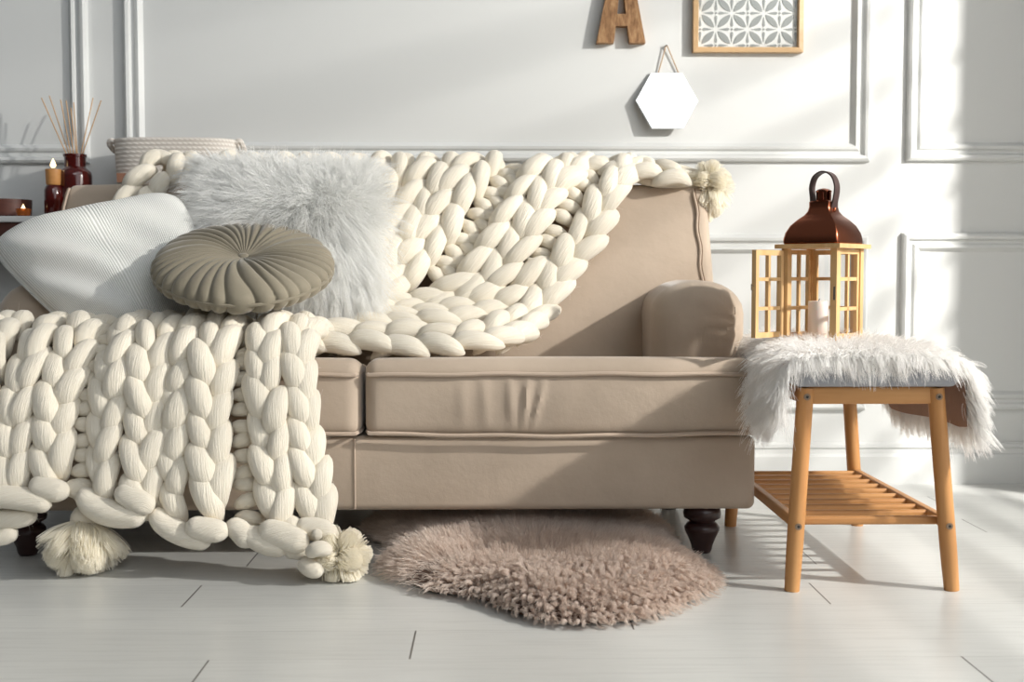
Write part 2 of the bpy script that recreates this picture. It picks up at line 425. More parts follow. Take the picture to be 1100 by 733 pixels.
lp = [(.012, 0), (.020, .001), (.0235, .008), (.026, .02), (.034, .04), (.041, .054), (.042, .062), (.036, .071), (.030, .074), (.031, .078), (.043, .085), (.0455, .096), (.043, .108), (.034, .116)]
for x in (XL+.115, XR-.115):
    for y in (2.805, 3.34):
        obj('leg', MB().lathe(lp, (x, y, 0), 28), M['darkwood'], sofa, angle=60)

# ------------------------------------------------------------------ chunky knit blanket
class Prof:
    def __init__(s, pts):
        p = V(pts, float)
        # smooth (Catmull-Rom)
        q = []
        for i in range(len(p)-1):
            a, b, c, d = p[max(i-1, 0)], p[i], p[i+1], p[min(i+2, len(p)-1)]
            for t in np.linspace(0, 1, 14, endpoint=False):
                q.append(.5*((2*b)+(-a+c)*t+(2*a-5*b+4*c-d)*t*t+(-a+3*b-3*c+d)*t**3))
        q.append(p[-1]); s.q = V(q)
        s.s = np.concatenate([[0], np.cumsum(np.linalg.norm(np.diff(s.q, axis=0), axis=1))])
        t = np.gradient(s.q, axis=0); t /= np.linalg.norm(t, axis=1)[:, None]; s.t = t
    def hit(s, px, py):
        d = ray(px, py); z = H + d[2]/d[1]*s.q[:, 0]
        g = s.q[:, 1]-z; best = None
        for i in range(len(g)-1):
            if g[i]*g[i+1] <= 0:
                f = g[i]/(g[i]-g[i+1]+1e-12); Y = s.q[i, 0]*(1-f)+s.q[i+1, 0]*f
                if best is None or Y < best[0]: best = (Y, s.s[i]*(1-f)+s.s[i+1]*f)
        if best is None:
            i = int(np.argmin(np.abs(g))); best = (s.q[i, 0], s.s[i])
        Y, S = best
        return V([(d[0]/d[1])*Y, S])
    def ev(s, S):
        y = np.interp(S, s.s, s.q[:, 0]); z = np.interp(S, s.s, s.q[:, 1])
        ty = np.interp(S, s.s, s.t[:, 0]); tz = np.interp(S, s.s, s.t[:, 1])
        # outward normal (towards viewer / up): profiles run from behind the back, over the top, to the front
        return y, z, tz, -ty
# profiles run from behind to front; tangent (ty,tz); outward normal = (tz,-ty)
BP = Prof([(3.468, .74), (3.464, .86), (3.435, .93), (3.37, .955), (3.30, .945), (3.245, .88), (3.165, .70), (3.105, .575), (3.0, .530), (2.9, .505), (2.84, .494), (2.80, .481), (2.765, .44)])
FP = Prof([(3.12, .515), (3.0, .515), (2.9, .52), (2.80, .522), (2.73, .502), (2.695, .455), (2.665, .38), (2.635, .25), (2.60, .12), (2.57, .06), (2.53, .02)])
knit = MB()
def smooth_path(pts, step=.008):
    p = V(pts, float); q = []
    for i in range(len(p)-1):
        a, b, c, d = p[max(i-1, 0)], p[i], p[i+1], p[min(i+2, len(p)-1)]
        for t in np.linspace(0, 1, 12, endpoint=False):
            q.append(.5*((2*b)+(-a+c)*t+(2*a-5*b+4*c-d)*t*t+(-a+3*b-3*c+d)*t**3))
    q.append(p[-1]); q = V(q)
    s = np.concatenate([[0], np.cumsum(np.linalg.norm(np.diff(q, axis=0), axis=1))])
    n = max(4, int(s[-1]/step)); ss = np.linspace(0, s[-1], n)
    return np.stack([np.interp(ss, s, q[:, k]) for k in range(q.shape[1])], 1), ss
class Path:
    """a line of knitting lying on a profile; coordinates (x, arclength)"""
    def __init__(s, prof, xs, lift=0.0):
        q, ss = smooth_path(xs)
        k = V([.25, .5, .25])
        y, z, ny, nz = prof.ev(q[:, 1])
        if np.isscalar(lift): lf = np.full(len(q), lift)
        else: lf = np.interp(ss/ss[-1], np.linspace(0, 1, len(lift)), lift)
        s.P = np.stack([q[:, 0], y+ny*lf, z+nz*lf], 1)
        s.N = np.stack([0*y, ny, nz], 1)
        T = np.gradient(s.P, axis=0); s.T = T/np.linalg.norm(T, axis=1)[:, None]
        s.N -= s.T*np.sum(s.N*s.T, 1)[:, None]; s.N /= np.linalg.norm(s.N, axis=1)[:, None]
        s.B = np.cross(s.T, s.N)
        s.l = np.concatenate([[0], np.cumsum(np.linalg.norm(np.diff(s.P, axis=0), axis=1))])
    def at(s, l):
        L = s.l[-1]; lc = min(max(l, 0), L)
        f = lambda A: V([np.interp(lc, s.l, A[:, k]) for k in range(3)])
        P, T = f(s.P), unit(f(s.T)); return P+T*(l-lc), T, unit(f(s.N)), unit(f(s.B))
def px_path(prof, pts, crop, lift=0.0, ext=0.0):
    sc, ox, oy = crop
    xs = [prof.hit(ox+x/sc, oy+y/sc) for x, y in pts]
    if prof is FP:
        while len(xs) > 3 and xs[0][1] < .22: xs = xs[1:]
        if xs[0][1] > .36: xs = [xs[0]+V([.004, .34-xs[0][1]])] + xs
    if ext:
        a, b = xs[0], xs[1]; d = (a-b)/max(1e-6, np.linalg.norm(a-b)); xs = [a+V([d[0]*.3*ext, -ext])] + xs
    # keep order monotone by arclength where the drape is steep
    return Path(prof, xs, lift)
def mk_lobes(sg=1):
    return [(2, rng.uniform(.0, .05), rng.uniform(0, 6), sg*.8), (3, rng.uniform(.01, .045), rng.uniform(0, 6), sg*1.2), (5, rng.uniform(.01, .025), rng.uniform(0, 6), sg*1.5), (8, rng.uniform(.006, .014), rng.uniform(0, 6), sg*2)]
def stitches(path, slant, pitch=.072, L=.120, R=.0235, w=.018, phase=0.0, lift=.006, bw=1):
    sgn = 1.0
    nst = int(path.l[-1]/pitch)+1
    for k in range(nst):
        l0 = (k+.5+phase)*pitch + rng.normal(0, .004)
        if l0 > path.l[-1]-.25*pitch: break
        Ls = L*(1+rng.normal(0, .06)); Rs = R*(1+rng.normal(0, .07)); sl = slant*(1+rng.normal(0, .2))
        jb = rng.normal(0, .0025); jn = rng.normal(0, .003)
        pts = []; rad = []
        for tau in np.linspace(.0, 1, 17):
            P, T, N, B = path.at(l0+(tau-.5)*Ls)
            lat = sl*w*2*(tau-.5)*bw + slant*.004*sin(pi*tau)
            nn = lift + .016*sin(pi*min(1, tau*.84+.12)) - .012*(1-tau)**3 - .032*max(0, tau-.66)/.34
            pts.append(P+B*(lat+jb)+N*(nn+jn))
            tt = tau**.92
            rad.append(Rs*max(.14, (1-abs(2*tt-1)**2.5)**.66))
        knit.tube(pts, rad, 20, up=N, flat=.90, twist=.25*slant, lobes=mk_lobes(slant))
def purl(path, pitch=.034, R=.0175, half=.027, lift=-.012):
    n = int(path.l[-1]/pitch)
    for k in range(n):
        P, T, N, B = path.at((k+.5)*pitch+rng.normal(0, .003))
        tl = (.35 if k % 2 else -.3)+rng.normal(0, .12)
        pts = []; rad = []
        for tau in np.linspace(-1, 1, 9):
            pts.append(P+B*tau*half+T*tl*tau*half*.6+N*(lift+.014*(1-tau*tau)))
            rad.append(R*(1+rng.normal(0, .02))*(1-.45*tau*tau))
        knit.tube(pts, rad, 10, up=N, twist=.1)
def rope(pts3, R, taper=.55, twist=.5):
    q, ss = smooth_path(pts3, .004); t = np.linspace(0, 1, len(q))
    endr = np.sqrt(np.clip(1-np.clip(1-np.minimum(ss, ss[-1]-ss)/(R*.8), 0, 1)**2, .01, 1))
    knit.tube(q, R*(taper+(1-taper)*np.sin(pi*np.clip(t*.94+.03, 0, 1))**.55)*endr, 20, twist=twist, lobes=mk_lobes())
CF_ = (2.29, 0, 320); CB_ = (2.34, 330, 150)
# ---- front drape
front_cols = [
 ([(-60,120),(-75,220),(-80,320),(-75,400),(-60,470)], +1, .0),
 ([(0,130),(-20,200),(-35,290),(-40,360),(-35,430),(-30,500)], -1, .008),
 ([(75,130),(45,210),(25,290),(15,370),(15,440),(20,490)], -1, .004),
 ([(140,90),(100,180),(76,260),(62,340),(60,410),(65,470)], +1, .012),
 ([(195,75),(155,150),(132,220),(120,290),(114,350),(112,410),(112,490)], -1, .012),
 ([(250,70),(208,150),(182,220),(168,300),(163,360),(165,420),(165,485)], +1, .004),
 ([(305,90),(275,160),(258,230),(252,320),(250,390),(252,450),(262,510)], -1, .0),
 ([(350,40),(322,110),(304,180),(297,250),(290,320),(284,390),(282,450),(290,520)], +1, .018),
 ([(395,45),(368,110),(352,180),(346,250),(342,320),(338,390),(338,460),(345,515)], -1, .022),
 ([(440,60),(416,130),(402,200),(397,270),(392,330),(388,390),(385,450),(385,530)], +1, .010),
 ([(470,90),(445,160),(433,230),(428,300),(425,360),(422,430),(430,560)], -1, .004),
 ([(510,35),(482,100),(465,160),(455,230),(447,300),(445,370),(446,440),(455,530)], +1, .020),
 ([(550,35),(525,100),(508,170),(502,240),(500,310),(500,390),(506,460),(515,550)], -1, .026),
 ([(600,40),(573,110),(560,180),(553,250),(550,310),(550,380),(550,450),(552,550)], +1, .014),
 ([(660,60),(635,130),(634,200),(641,270),(648,350),(655,420),(663,500),(672,560)], -1, .014),
 ([(700,40),(678,110),(681,190),(686,270),(695,350),(704,430),(708,500),(708,575)], +1, .020),
 ([(738,60),(716,140),(722,220),(731,300),(741,380),(751,460),(760,540)], -1, .012),
 ([(775,90),(755,170),(760,250),(771,330),(784,410),(797,490),(806,560)], +1, -.002),
]
for i, (pts, sl, lf) in enumerate(front_cols):
    stitches(px_path(FP, pts, CF_, [lf*.6, lf, lf, lf*.8], .10), sl, phase=(i % 2)*.35, R=.0268)
for pts in ([(262,110),(232,180),(218,250),(210,320),(208,390),(206,500)], [(620,80),(606,150),(602,220),(600,290),(602,360),(605,430),(610,500),(618,600)], [(800,130),(803,300),(815,420),(830,520)][:0] or [(420,130),(412,220),(408,320),(405,540)]):
    purl(px_path(FP, pts, CF_, 0.0, .04))
def fpt(x, y, off=.02):
    X, S = FP.hit(x/2.29, 320+y/2.29); yy, zz, ny, nz = FP.ev(S); return V([X, yy+ny*off, zz+nz*off])
# fat bind-off loops along the hem
for pts, R, off in [([(-60,500),(0,492),(70,498),(140,515)], .026, .034), ([(88,455),(120,470),(160,480),(182,490)], .026, .034),
                    ([(-40,545),(10,545),(60,540),(90,525)], .022, .0), ([(-30,590),(5,585),(40,570)], .02, -.01),
                    ([(160,480),(185,470),(205,480),(215,510)], .022, .005),
                    ([(215,470),(235,510),(290,535),(370,540)], .030, .030), ([(300,475),(330,490),(365,510),(385,535)], .027, .046),
                    ([(385,520),(410,560),(460,590),(525,610)], .027, .020), ([(470,560),(500,575),(545,585),(570,600)], .026, .042),
                    ([(560,570),(590,575),(610,600),(625,625)], .025, .030), ([(610,570),(630,600),(670,620),(715,632)], .026, .030),
                    ([(645,575),(680,590),(725,612),(765,636)], .029, .046), ([(690,590),(715,570),(740,545)], .022, .030),
                    ([(730,575),(760,572),(800,580),(830,600)], .026, .030), ([(700,640),(730,635),(765,645)], .018, .020),
                    ([(740,660),(770,690),(800,690)], .02, .02), ([(775,610),(785,605),(800,615)], .013, .06)]:
    rope([fpt(x, y, off) for x, y in pts], R)
# knotted ball beside the tassel
kb = fpt(792, 655, .05)
rope([kb+V([-.02, 0, -.006]), kb+V([-.008, -.018, .006]), kb+V([.01, -.016, .008]), kb+V([.018, .002, -.004])], .017)
# crosswise strands lying over the left arm side
for pts in ([(-60,60),(0,48),(70,45),(130,50)], [(-60,95),(10,90),(70,80)]):
    stitches(px_path(FP, pts, CF_, .012), -1, pitch=.07, L=.11, R=.024, w=.010)
# ---- part over the backrest and along the seat
back_cols = [
 ([(850,60),(795,110),(755,195),(705,275),(655,345),(612,415),(562,474),(490,510),(400,521),(300,523),(200,523),(100,522),(0,521),(-120,520),(-260,515)], +1),
 ([(800,55),(735,135),(692,210),(645,280),(607,348),(575,403),(530,450),(458,482),(375,496),(280,495),(180,496),(60,496),(-60,494),(-200,490),(-400,488)], -1),
 ([(575,320),(540,375),(490,425),(420,458),(340,474),(250,478),(130,484)], +1),
 ([(705,75),(642,120),(602,180),(562,250),(528,310),(482,365),(430,410),(350,445),(250,460),(140,468),(0,470),(-150,470)], +1),
 ([(645,75),(592,120),(560,180),(528,235),(488,295),(448,350),(396,395),(325,425),(235,440),(120,448),(0,450)], -1),
 ([(590,80),(542,125),(505,185),(470,250),(430,310),(386,360),(325,398),(240,420),(120,428)], +1),
 ([(462,70),(415,120),(372,185),(336,245),(298,305),(250,365),(180,405),(60,415)], -1),
 ([(418,70),(368,115),(328,180),(290,245),(250,305),(205,360),(130,395)], +1),
 ([(352,75),(312,130),(278,195),(238,260),(200,320),(150,375)], -1),
 ([(300,80),(268,130),(240,190),(206,250),(170,315),(120,370)], +1),
 ([(228,80),(205,130),(180,190),(150,250),(110,310)], -1),
 ([(180,80),(155,130),(130,190),(100,250),(60,310)], +1),
 ([(110,80),(85,150),(60,230),(20,310)], -1),
 ([(60,80),(35,150),(10,230),(-30,310)], +1),
 ([(-10,80),(-35,150),(-60,230),(-100,310)], -1),
 ([(-60,80),(-85,150),(-110,230),(-150,310)], +1),
 ([(-140,80),(-165,150),(-190,230),(-230,310)], -1),
 ([(-200,80),(-225,150),(-250,230),(-290,310)], +1),
]
for i, (pts, sl) in enumerate(back_cols):
    stitches(px_path(BP, pts, CB_, .004 if i > 2 else (-.008 if i == 0 else .0), 0 if i == 2 else .12), sl, pitch=.082, L=.138, R=.0282, w=.020, phase=(i % 2)*.4)
for pts in ([(760,65),(690,110),(640,195),(600,270),(560,335),(510,395),(455,440)], [(520,75),(470,125),(430,190),(390,250),(350,310),(310,355)], [(262,80),(232,140),(205,200),(175,260)], [(555,75),(500,130),(460,195),(420,260),(380,315),(330,362)]):
    purl(px_path(BP, pts, CB_, -.004, .10), .040, .020, .03)
# braid that shows at the left end of the backrest, and the strand out to the right tassel
for pts, sl in (([(186,168),(170,182),(152,198),(140,215),(132,240)], +1), ([(200,178),(184,192),(170,206),(158,225),(150,250)], -1)):
    stitches(px_path(BP, pts, (1, 0, 0), .010, .12), sl, pitch=.075, L=.11, R=.024, w=.016)
def bpt(px, py, Y): return at(px, py, Y)
for pts, sl in (([(600,172),(640,174),(680,180),(715,186),(748,193)], 1), ([(600,182),(640,184),(680,190),(715,195),(745,199)], -1)):
    stitches(px_path(BP, pts, (1, 0, 0), .002), sl, pitch=.07, L=.11, R=.022, w=.012)
rope([at(682,178,3.36), at(700,184,3.34), at(722,186,3.34), at(745,190,3.35)], .019, .8, .9)
rope([at(678,190,3.31), at(700,195,3.30), at(725,197,3.31), at(748,197,3.33)], .014, .8, .9)
rope([at(680,172,3.40), at(705,179,3.39), at(735,184,3.39), at(752,190,3.37)], .016, .8, .9)
bl = thing('knitted_blanket', 'cream chunky-knit blanket draped over the sofa back and down the seat front', 'blanket', (-.4, 2.9, .0))
kb_o = obj('knit', knit, M['wool'], bl, angle=0)
# loose fibres standing off the yarn
kv = np.concatenate(knit.v); ids = rng.integers(0, len(kv), 9000)
P0 = kv[ids]; K = 5; D = rng.normal(0, 1, (len(ids), 3)); D /= np.linalg.norm(D, axis=1)[:, None]
D2 = rng.normal(0, 1, (len(ids), 3)); Ln = rng.uniform(.004, .016, (len(ids), 1))
t = np.linspace(0, 1, K)
hair('loose_fibre', P0[:, None, :] + D[:, None, :]*Ln[:, None, :]*t[None, :, None] + D2[:, None, :]*Ln[:, None, :]*.4*(t**2)[None, :, None], .00022, .00008, M['fuzz'], bl, 'stuff')

# ------------------------------------------------------------------ fur
def fur_strands(P, N, flow, length, jitter=.35, up=1.0, gravity=.0, K=6, clump=.0, clump_k=.7, curl=0.0, lenjit=.25, wave=.0, lock=0):
    n = len(P); t = np.linspace(0, 1, K)
    L = length*np.clip(1+rng.normal(0, lenjit, n), .35, 1.7)
    D = N*up + flow + rng.normal(0, jitter, (n, 3))
    D /= np.linalg.norm(D, axis=1)[:, None]
    if clump > 0:
        Q = np.floor((P+rng.normal(0, clump*.18, P.shape))/clump).astype(np.int64)
        key = Q[:, 0]*73856093 ^ Q[:, 1]*19349663 ^ Q[:, 2]*83492791
        _, inv = np.unique(key, return_inverse=True); m_ = inv.max()+1
        cnt = np.bincount(inv, minlength=m_)[:, None]
        mean = lambda A: np.stack([np.bincount(inv, weights=A[:, k], minlength=m_) for k in range(3)], 1)/cnt
        gd = mean(D); gd += rng.normal(0, jitter*.8, gd.shape); gd /= np.linalg.norm(gd, axis=1)[:, None]+1e-9
        gp = mean(P); gl = length*np.clip(1+rng.normal(0, lenjit, m_), .4, 1.6)
        ph = rng.uniform(0, 2*pi, m_)
    a = P[:, None, :] + D[:, None, :]*(L[:, None]*t)[:, :, None]
    a[:, :, 2] -= gravity*(L[:, None]*t**2)
    if clump > 0:
        g = gp[inv][:, None, :] + gd[inv][:, None, :]*(gl[inv][:, None]*t)[:, :, None]
        g[:, :, 2] -= gravity*(gl[inv][:, None]*t**2)
        if curl > 0:
            e1 = np.cross(gd, V([.3, .8, .5])); e1 /= np.linalg.norm(e1, axis=1)[:, None]; e2 = np.cross(gd, e1)
            an = ph[inv][:, None]+t*6.5; am = curl*np.sin(pi*np.clip(t*.62, 0, 1))
            g = g + (e1[inv][:, None, :]*np.cos(an)[:, :, None]+e2[inv][:, None, :]*np.sin(an)[:, :, None])*am[None, :, None]
        k = (clump_k*(t**.8 if lock == 0 else np.minimum(1, t*lock)))[None, :, None]
        a = a*(1-k)+g*k
    if wave > 0:
        a += rng.normal(0, wave, (n, 1, 3))*np.sin(t*6)[None, :, None]
    return a

def pillow_surface(c, T, n=56, pinch=.07, crumple=.0, seed=1):
    """c: TL,TR,BR,BL world corners; returns front sheet, back sheet (n,n,3) and the normal"""
    u = np.linspace(-1, 1, n); uu = np.sign(u)*np.abs(u)**.85
    A, B = np.meshgrid(uu, uu)         # A across, B down
    sx = A*(1-pinch*(1-B**2)); sy = B*(1-pinch*(1-A**2))
    rc_ = 1-.10*A**4*B**4; sx, sy = sx*rc_, sy*rc_
    a, b = (sx+1)/2, (sy+1)/2
    tl, tr, br, bl_ = [V(q, float) for q in c]
    P = (tl[None, None]*((1-a)*(1-b))[..., None]+tr*(a*(1-b))[..., None]+br*(a*b)[..., None]+bl_*((1-a)*b)[..., None])
    nn = unit(np.cross(tr-bl_, br-tl)); nn = nn if nn[1] < 0 else -nn
    h = T*np.clip((1-A**2)*(1-B**2), 0, 1)**.42
    r2 = np.random.default_rng(seed)
    w = np.zeros_like(h)
    if crumple:
        for _ in range(9):
            k = r2.normal(0, 2.6, 2); w += np.sin(A*k[0]*1.6+B*k[1]*1.6+r2.uniform(0, 6))*crumple/3
    return P + nn*(h+w*(h/T))[..., None], P - nn*(h)[..., None], nn
def close_pillow(Fs, Bs):
    mb = MB(); n, m_ = Fs.shape[:2]
    mb.grid(Fs, flip=False); mb.grid(Bs, flip=True)
    return mb

# white corduroy pillow
wp = thing('corduroy_pillow', 'white ribbed corduroy pillow slumped against the left arm of the sofa', 'pillow', at(120, 335, 2.93))
cw = [at(-18, 258, 2.97), at(194, 202, 3.13), at(240, 350, 2.94), at(84, 362, 2.86)]
Fs, Bs, nn = pillow_surface(cw, .095, 70, -.035, .020, 4)
o = obj('pillow_cover', close_pillow(Fs, Bs), M['corduroy'], wp, angle=0)
edge = np.concatenate([Fs[0], Fs[1:, -1], Fs[-1, ::-1][1:], Fs[::-1, 0][1:-1]])
obj('edge_seam', MB().tube(edge, .0035, 6, closed=True), M['corduroy'], wp)

# pale grey fur pillow
fp = thing('fur_pillow', 'square pale grey long-haired fur pillow leaning on the sofa back', 'pillow', at(300, 350, 3.0))
cf = [at(206, 178, 3.20), at(412, 184, 3.20), at(402, 336, 3.0), at(222, 338, 3.0)]
Fs, Bs, nn = pillow_surface(cf, .065, 40, .05)
obj('pillow_cover', close_pillow(Fs, Bs), M['hidewhite'], fp, angle=0)
def sample_grid(Gd, n, u0=0, u1=1, v0=0, v1=1):
    N_, M_ = Gd.shape[:2]; u = rng.uniform(u0, u1, n)*(N_-1.001); v = rng.uniform(v0, v1, n)*(M_-1.001)
    i, j = u.astype(int), v.astype(int); fu, fv = (u-i)[:, None], (v-j)[:, None]
    a, b, c, d = Gd[i, j], Gd[i, j+1], Gd[i+1, j], Gd[i+1, j+1]
    P = a*(1-fu)*(1-fv)+b*(1-fu)*fv+c*fu*(1-fv)+d*fu*fv
    nr = np.cross(b-a, c-a); nr /= np.linalg.norm(nr, axis=1)[:, None]+1e-12
    return P, nr, u/(N_-1), v/(M_-1)
P, N, u, v = sample_grid(Fs, 21000)
N = np.where((N @ nn)[:, None] < 0, -N, N)
ctr = Fs.mean((0, 1)); 
rad = P-ctr; rad -= nn*(rad @ nn)[:, None]; rn = np.linalg.norm(rad, axis=1)[:, None]
upv = unit(V(cf[0])-V(cf[3])); rtv = unit(V(cf[1])-V(cf[0]))
flow = upv*(.85*np.tanh((.40+.10*np.sin(v*5+1)-u)*5))[:, None] + rtv*((v-.5)*1.5+.22*np.sin(u*9+v*4)-.12)[:, None]
S1 = fur_strands(P, N, flow, .080, .24, .58, .35, 7, .013, .62, 0, .22, .002)
P, N, u, v = sample_grid(Bs, 5000)
N = np.where((N @ nn)[:, None] > 0, -N, N)
rad = P-ctr; rad -= nn*(rad @ nn)[:, None]
S2 = fur_strands(P, N, rad/(np.linalg.norm(rad, axis=1)[:, None]+.05)*1.4, .055, .28, .5, .3, 7, .017, .7)
hair('fur', np.concatenate([S1, S2]), .00065, .00015, M['greyfur'], fp, 'stuff')

# round pleated cushion
rc0 = at(262, 286, 2.87)
rc = thing('round_cushion', 'round sage grey velvet cushion with pleats gathered to a central button', 'cushion', rc0-V([0, 0, .11]))
ne = radians(25); n3 = unit(V([.05, -sin(ne), cos(ne)])); e1 = unit(np.cross(V([0, 1, 0]), n3)); e1 = e1 if e1[0] > 0 else -e1; e2 = np.cross(n3, e1)
R_, T_, NP, NA = .211, .050, 34, 544
al = np.linspace(pi/2, -pi/2, 61)
rr = R_*np.abs(np.cos(al))**.62; zz = T_*np.sign(np.sin(al))*np.abs(np.sin(al))**.85
phs = rng.normal(0, .18, NP)
G = np.zeros((61, NA, 3))
for j in range(NA):
    ph = 2*pi*j/NA
    for i in range(61):
        r, z = rr[i], zz[i]; s_ = 1 if z >= 0 else -1
        f = r/R_
        z -= s_*T_*.50*exp(-(r/(.28*R_))**2)
        q = ph*NP/2/pi*1.0 + .35*sin(3*ph+1)+.22*sin(7*ph) + 1.5*(1-f)
        pl = abs(sin(pi*q))**.55-.62
        A = .013*min(1, f*1.7)*(1+.35*sin(5*ph+2)) * (1.0 if abs(z) > .012 else .9)
        rn_ = f**3
        r2 = r + pl*A*rn_*.9; z2 = z + s_*pl*A*(1-rn_*.8)
        G[i, j] = rc0 + e1*r2*cos(ph) + e2*r2*sin(ph) + n3*z2
obj('cushion_cover', MB().grid(G, wrap=True), M['sage'], rc, angle=0)
bt = MB(); c0 = rc0+n3*(T_*.52)
ring = []
for i in range(7):
    a = pi/2*i/6
    ring.append([c0+(e1*cos(p)+e2*sin(p))*.013*cos(a)+n3*.006*sin(a) for p in np.linspace(0, 2*pi, 20, endpoint=False)])
obj('button', bt.grid(V(ring), wrap=True), M['sage'], rc)
pts = [rc0+e1*(R_+.001)*cos(p)+e2*(R_+.001)*sin(p) for p in np.linspace(0, 2*pi, 120, endpoint=False)]
obj('rim_piping', MB().tube(pts, .004, 6, closed=True), M['sage'], rc)

# pompom tassels of the blanket (parts of it)
def pompom(c, R, n, axis, spread, down=.0, length=None, r0=.0008, clmp=.14, jit=.05, squash=None):
    c = V(c, float); axis = unit(axis)
    core = MB(); pr = [(R*.42*cos(a), R*.42*sin(a)) for a in np.linspace(-pi/2+.05, pi/2-.05, 9)]; core.lathe(pr, c, 16)
    po = obj('pompom', core, M['wool'], bl)
    D = rng.normal(0, 1, (n, 3)); D /= np.linalg.norm(D, axis=1)[:, None]
    D = D*spread+axis*1.0; D /= np.linalg.norm(D, axis=1)[:, None]
    if squash is not None: D = D*V(squash)
    P = c + D*R*.3
    S = fur_strands(P, D, V([0, 0, 0.0])+0*D, (length or R)*.8, jit, 1.0, down, 6, R*clmp, .6 if clmp > .2 else .25, 0, .07)
    S[:, :, 2] = np.maximum(S[:, :, 2], .004)
    hair('pompom_fringe', S, r0, r0*.6, M['fuzz'], po, 'stuff')
pompom(at(364, 598, 2.575), .066, 5200, (.6, -.7, .1), 1.4, .05, None, .0013, .3, .08)
pompom(at(92, 558, 2.64), .080, 9000, (-.05, -.35, -.9), .95, .25, .105, .0009, .30, .12)
pompom(at(762, 198, 3.34), .074, 5200, (.2, -.2, -.2), 3.0, .25, None, .0013, .3, .08, squash=(.62, .8, 1.05))

# ------------------------------------------------------------------ bamboo bench-stool
st = thing('bamboo_bench', 'bamboo bench with a slatted shelf and grey padded seat beside the sofa', 'bench', (.795, 2.78, 0))
fx0, fx1, fy0, fy1 = .625, .962, 2.455, 3.105
tx0, tx1, ty0, ty1 = .652, .925, 2.47, 3.09
def leg(xa, ya_, xb, yb_):
    mb = MB(); z = np.linspace(0, .425, 10)
    mb.tube([(xa+(xb-xa)*k/.425, ya_+(yb_-ya_)*k/.425, k) for k in z], [.0155, .0168]+[.0175]*8, 20); return mb
for (xa, ya_, xb, yb_) in ((fx0, fy0, tx0, ty0), (fx1, fy0, tx1, ty0), (fx0, fy1, tx0, ty1), (fx1, fy1, tx1, ty1)):
    lg = obj('leg', leg(xa, ya_, xb, yb_), M['bamboo_z'], st, angle=50)
    s_ = -1 if ya_ < 2.8 else 1
    for zb_ in (.408, .138):
        k = zb_/.425; bx, by = xa+(xb-xa)*k, ya_+(yb_-ya_)*k+s_*.0165
        def disc(r, d):
            mb = MB(); a = np.linspace(0, 2*pi, 20, endpoint=False)
            mb.add(np.concatenate([[(bx+r*cos(q), by+s_*-.002, zb_+r*sin(q)) for q in a], [(bx+r*cos(q), by+s_*d, zb_+r*sin(q)) for q in a]]),
                   [tuple(range(20)), tuple(range(20, 40))[::-1]]+[(i, (i+1) % 20, 20+(i+1) % 20, 20+i) for i in range(20)]); return mb
        b_ = obj('bolt', disc(.0070, .0022), M['bolt'], lg, smooth=False); obj('bolt_hole_shade', disc(.0030, .0028), M['holeshade'], lg, smooth=False)  # black disc on the bolt head stands for its shaded hole
for y in (ty0, ty1):
    obj('seat_rail', MB().rbox((tx0, y-.009, .392), (tx1, y+.009, .428), .004, (4, 3, 3)), M['bamboo_x'], st)
for x in (tx0, tx1):
    obj('seat_rail', MB().rbox((x-.009, ty0, .392), (x+.009, ty1, .428), .004, (3, 4, 3)), M['bamboo_y'], st)
def fn_seat(v):
    v = v.copy(); x = (v[:, 0]-.79)/.17; y = (v[:, 1]-2.78)/.35
    v[:, 2] += np.clip((v[:, 2]-.44)/.025, 0, 1)*.006*(1-x**2)*(1-y**2); return v
obj('seat_pad', MB().rbox((.622, 2.432, .430), (.960, 3.125, .466), .014, (14, 20, 4), fn_seat), M['greyfab'], st)
zsh = .142
kx = zsh/.425; sl0, sl1 = fx0+(tx0-fx0)*kx, fx1+(tx1-fx1)*kx
for x in (sl0, sl1):
    obj('shelf_rail', MB().rbox((x-.009, fy0+.01, zsh-.012), (x+.009, fy1-.01, zsh+.012), .004, (3, 6, 3)), M['bamboo_y'], st)
for y in np.linspace(2.490, 3.070, 10):
    obj('shelf_slat', MB().rbox((sl0, y-.0085, zsh-.009), (sl1, y+.0085, zsh+.009), .006, (6, 3, 3)), M['bamboo_x'], st)

# white sheepskin over the bench
sk = thing('sheepskin_throw', 'white long-haired sheepskin draped over the bamboo bench seat', 'throw', (.795, 2.78, .33))
NU, NV = 60, 44
ys = np.linspace(2.445, 3.09, NV)
Gs = np.zeros((NU, NV, 3))
def sect(lenL, lenR, xl):
    pts = [(xl-.006, .462-lenL), (xl-.004, .462-lenL*.5), (xl, .462), (xl+.012, .481), (xl+.04, .489), (.70, .492), (.79, .494), (.88, .492), (.94, .488), (.972, .478), (.984, .460), (.988, .460-lenR*.5), (.990, .460-lenR)]
    q, _ = smooth_path([(a, 0, b) for a, b in pts], .004); idx = np.linspace(0, len(q)-1, NU)
    return np.stack([np.interp(idx, np.arange(len(q)), q[:, k]) for k in range(3)], 1)
for j, y in enumerate(ys):
    f = (y-2.445)/.645
    lenL = .105*np.clip((2.735-y)/.05, 0, 1)*(.55+.45*sin(pi*np.clip((y-2.43)/.3, 0, 1)))+.004
    lenR = .124*(1-.05*sin(f*7)) * (1-.55*np.clip((f-.75)/.25, 0, 1)) * (.92+.08*np.clip(f*12, 0, 1))
    xl = .606 if y < 2.73 else .606+.036*min(1, (y-2.73)/.03)
    s_ = sect(lenL, lenR, xl)
    s_[:, 1] = y + .012*np.sin(np.linspace(0, 9, NU))*(1 if j == 0 else 0)
    Gs[:, j] = s_
mb = MB(); mb.grid(Gs, flip=True)
